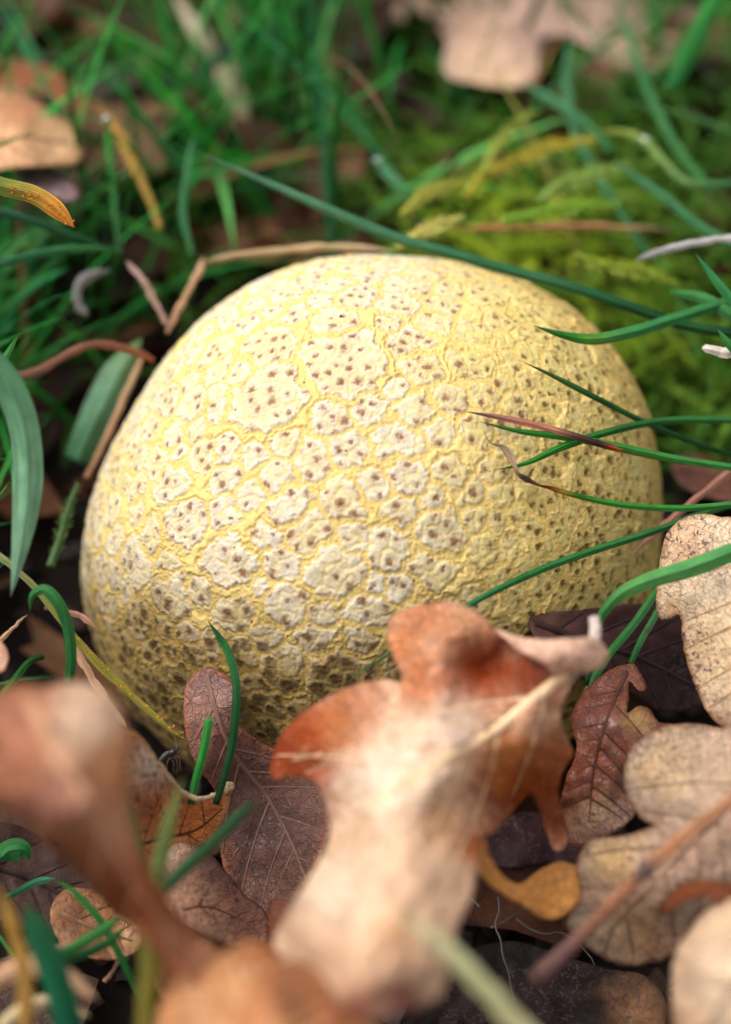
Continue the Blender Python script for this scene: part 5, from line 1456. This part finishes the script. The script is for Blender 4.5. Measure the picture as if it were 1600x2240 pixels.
def dew(label, px, py, c, r):
    t = bpy.data.materials.get('dew_water')
    if t is None:
        nt = NT('dew_water')
        nt.b.inputs['Base Color'].default_value = (1, 1, 1, 1)
        nt.b.inputs['Roughness'].default_value = 0.02
        nt.b.inputs['IOR'].default_value = 1.33
        nt.b.inputs['Transmission Weight'].default_value = 1.0
        t = nt.m
    V, F = ellipsoid(P(px, py, c), np.array([0, 0, 1.0]), (r * 1.1, r, r), 12, 18)
    tag(mesh_obj('dew_drop', V, F, t), label, 'dew drop')
dew('pearl of dew on the tip of a green blade behind the ball', 234, 263, 5.0, 0.00075)
dew('dew drop glinting in the pale green bent blade of the moss', 1412, 312, 5.8, 0.0010)
dew('dew drop glinting on the stubby blade behind the ball', 826, 356, 5.8, 0.0009)

def rust_spots():
    r = np.random.default_rng(5)
    VV, FF, CC, off = [], [], [], 0
    for line, n, cx, sp in (([(20, 412, -.05), (70, 428, -.05), (120, 456, -.05), (158, 492, -.05)], 60, (206, 120, 30), 12), ([(140, 1364, -.12), (180, 1412, -.12), (280, 1512, -.22), (350, 1574, -.3), (405, 1612, -.4)], 60, (196, 130, 30), 6)):
        q = cr(line, 200)
        for k in r.integers(0, 200, n):
            x, y, c = q[k]
            V, F = ellipsoid(P(x + r.normal() * sp * .5, y + r.normal() * sp * .5, c - .04), np.array([1, .3, .2]), np.array([1, 1, .8]) * r.uniform(.00008, .0002), 4, 6)
            VV.append(V); FF += [tuple(i + off for i in f) for f in F]; off += len(V)
            CC.append(np.tile(lin(np.array(cx) * r.uniform(.8, 1.15)), (len(V), 1)))
    o = mesh_obj('rust_pustules', np.vstack(VV), FF, M['moss'], None, np.vstack(CC))
    kind(o, 'stuff', 'orange rust fungus pustules dotted along a yellow blade and stem', 'rust fungus')
rust_spots()

def crumbs():
    r = np.random.default_rng(41)
    VV, FF, CC, off = [], [], [], 0
    for k in range(1500):
        x, y = r.uniform(-0.11, 0.11), r.uniform(-0.12, 0.03)
        if math.hypot(x, y) < 0.03: continue
        z = g1(x, y)
        s = r.uniform(0.0005, 0.0022)
        V, F = ellipsoid(np.array([x, y, z]), r.normal(size=3), np.array([r.uniform(.8, 2.2), 1, r.uniform(.5, 1)]) * s, 4, 6)
        V = V + r.normal(size=V.shape) * s * .18
        VV.append(V); FF += [tuple(i + off for i in f) for f in F]; off += len(V)
        CC.append(np.tile(lin(np.array((40, 28, 24)) * r.uniform(.5, 1.7)), (len(V), 1)))
    o = mesh_obj('soil_crumbs', np.vstack(VV), FF, M['bark'], None, np.vstack(CC), smooth=False)
    kind(o, 'stuff', 'black wet soil crumbs and humus between the fallen leaves', 'soil')
    # rootlets and leaf ribs
    for k, (px, py) in enumerate([(1050, 1985), (1090, 1960), (1130, 2010), (1075, 2030), ]):
        p = P(px, py, 0.3)
        a = r.uniform(0, 6.28)
        pts = [p]
        for j in range(7):
            a += r.normal() * .4
            x, y = pts[-1][0] + math.cos(a) * .0022, pts[-1][1] + math.sin(a) * .0022
            pts.append(np.array([x, y, max(g1(x, y) + .001, pts[-1][2] - .0006)]))
        V, F = tube_mesh(cr(np.array(pts), 16), np.linspace(.00022, .0001, 16), 5)
        o = mesh_obj('rootlet', V, F, M['bark'], None, np.tile(lin((70, 56, 50)), (len(V), 1)))
        tag(o, 'thin rootlet lying on the black soil between the fallen leaves', 'rootlet', 'rootlets on the black soil')
crumbs()
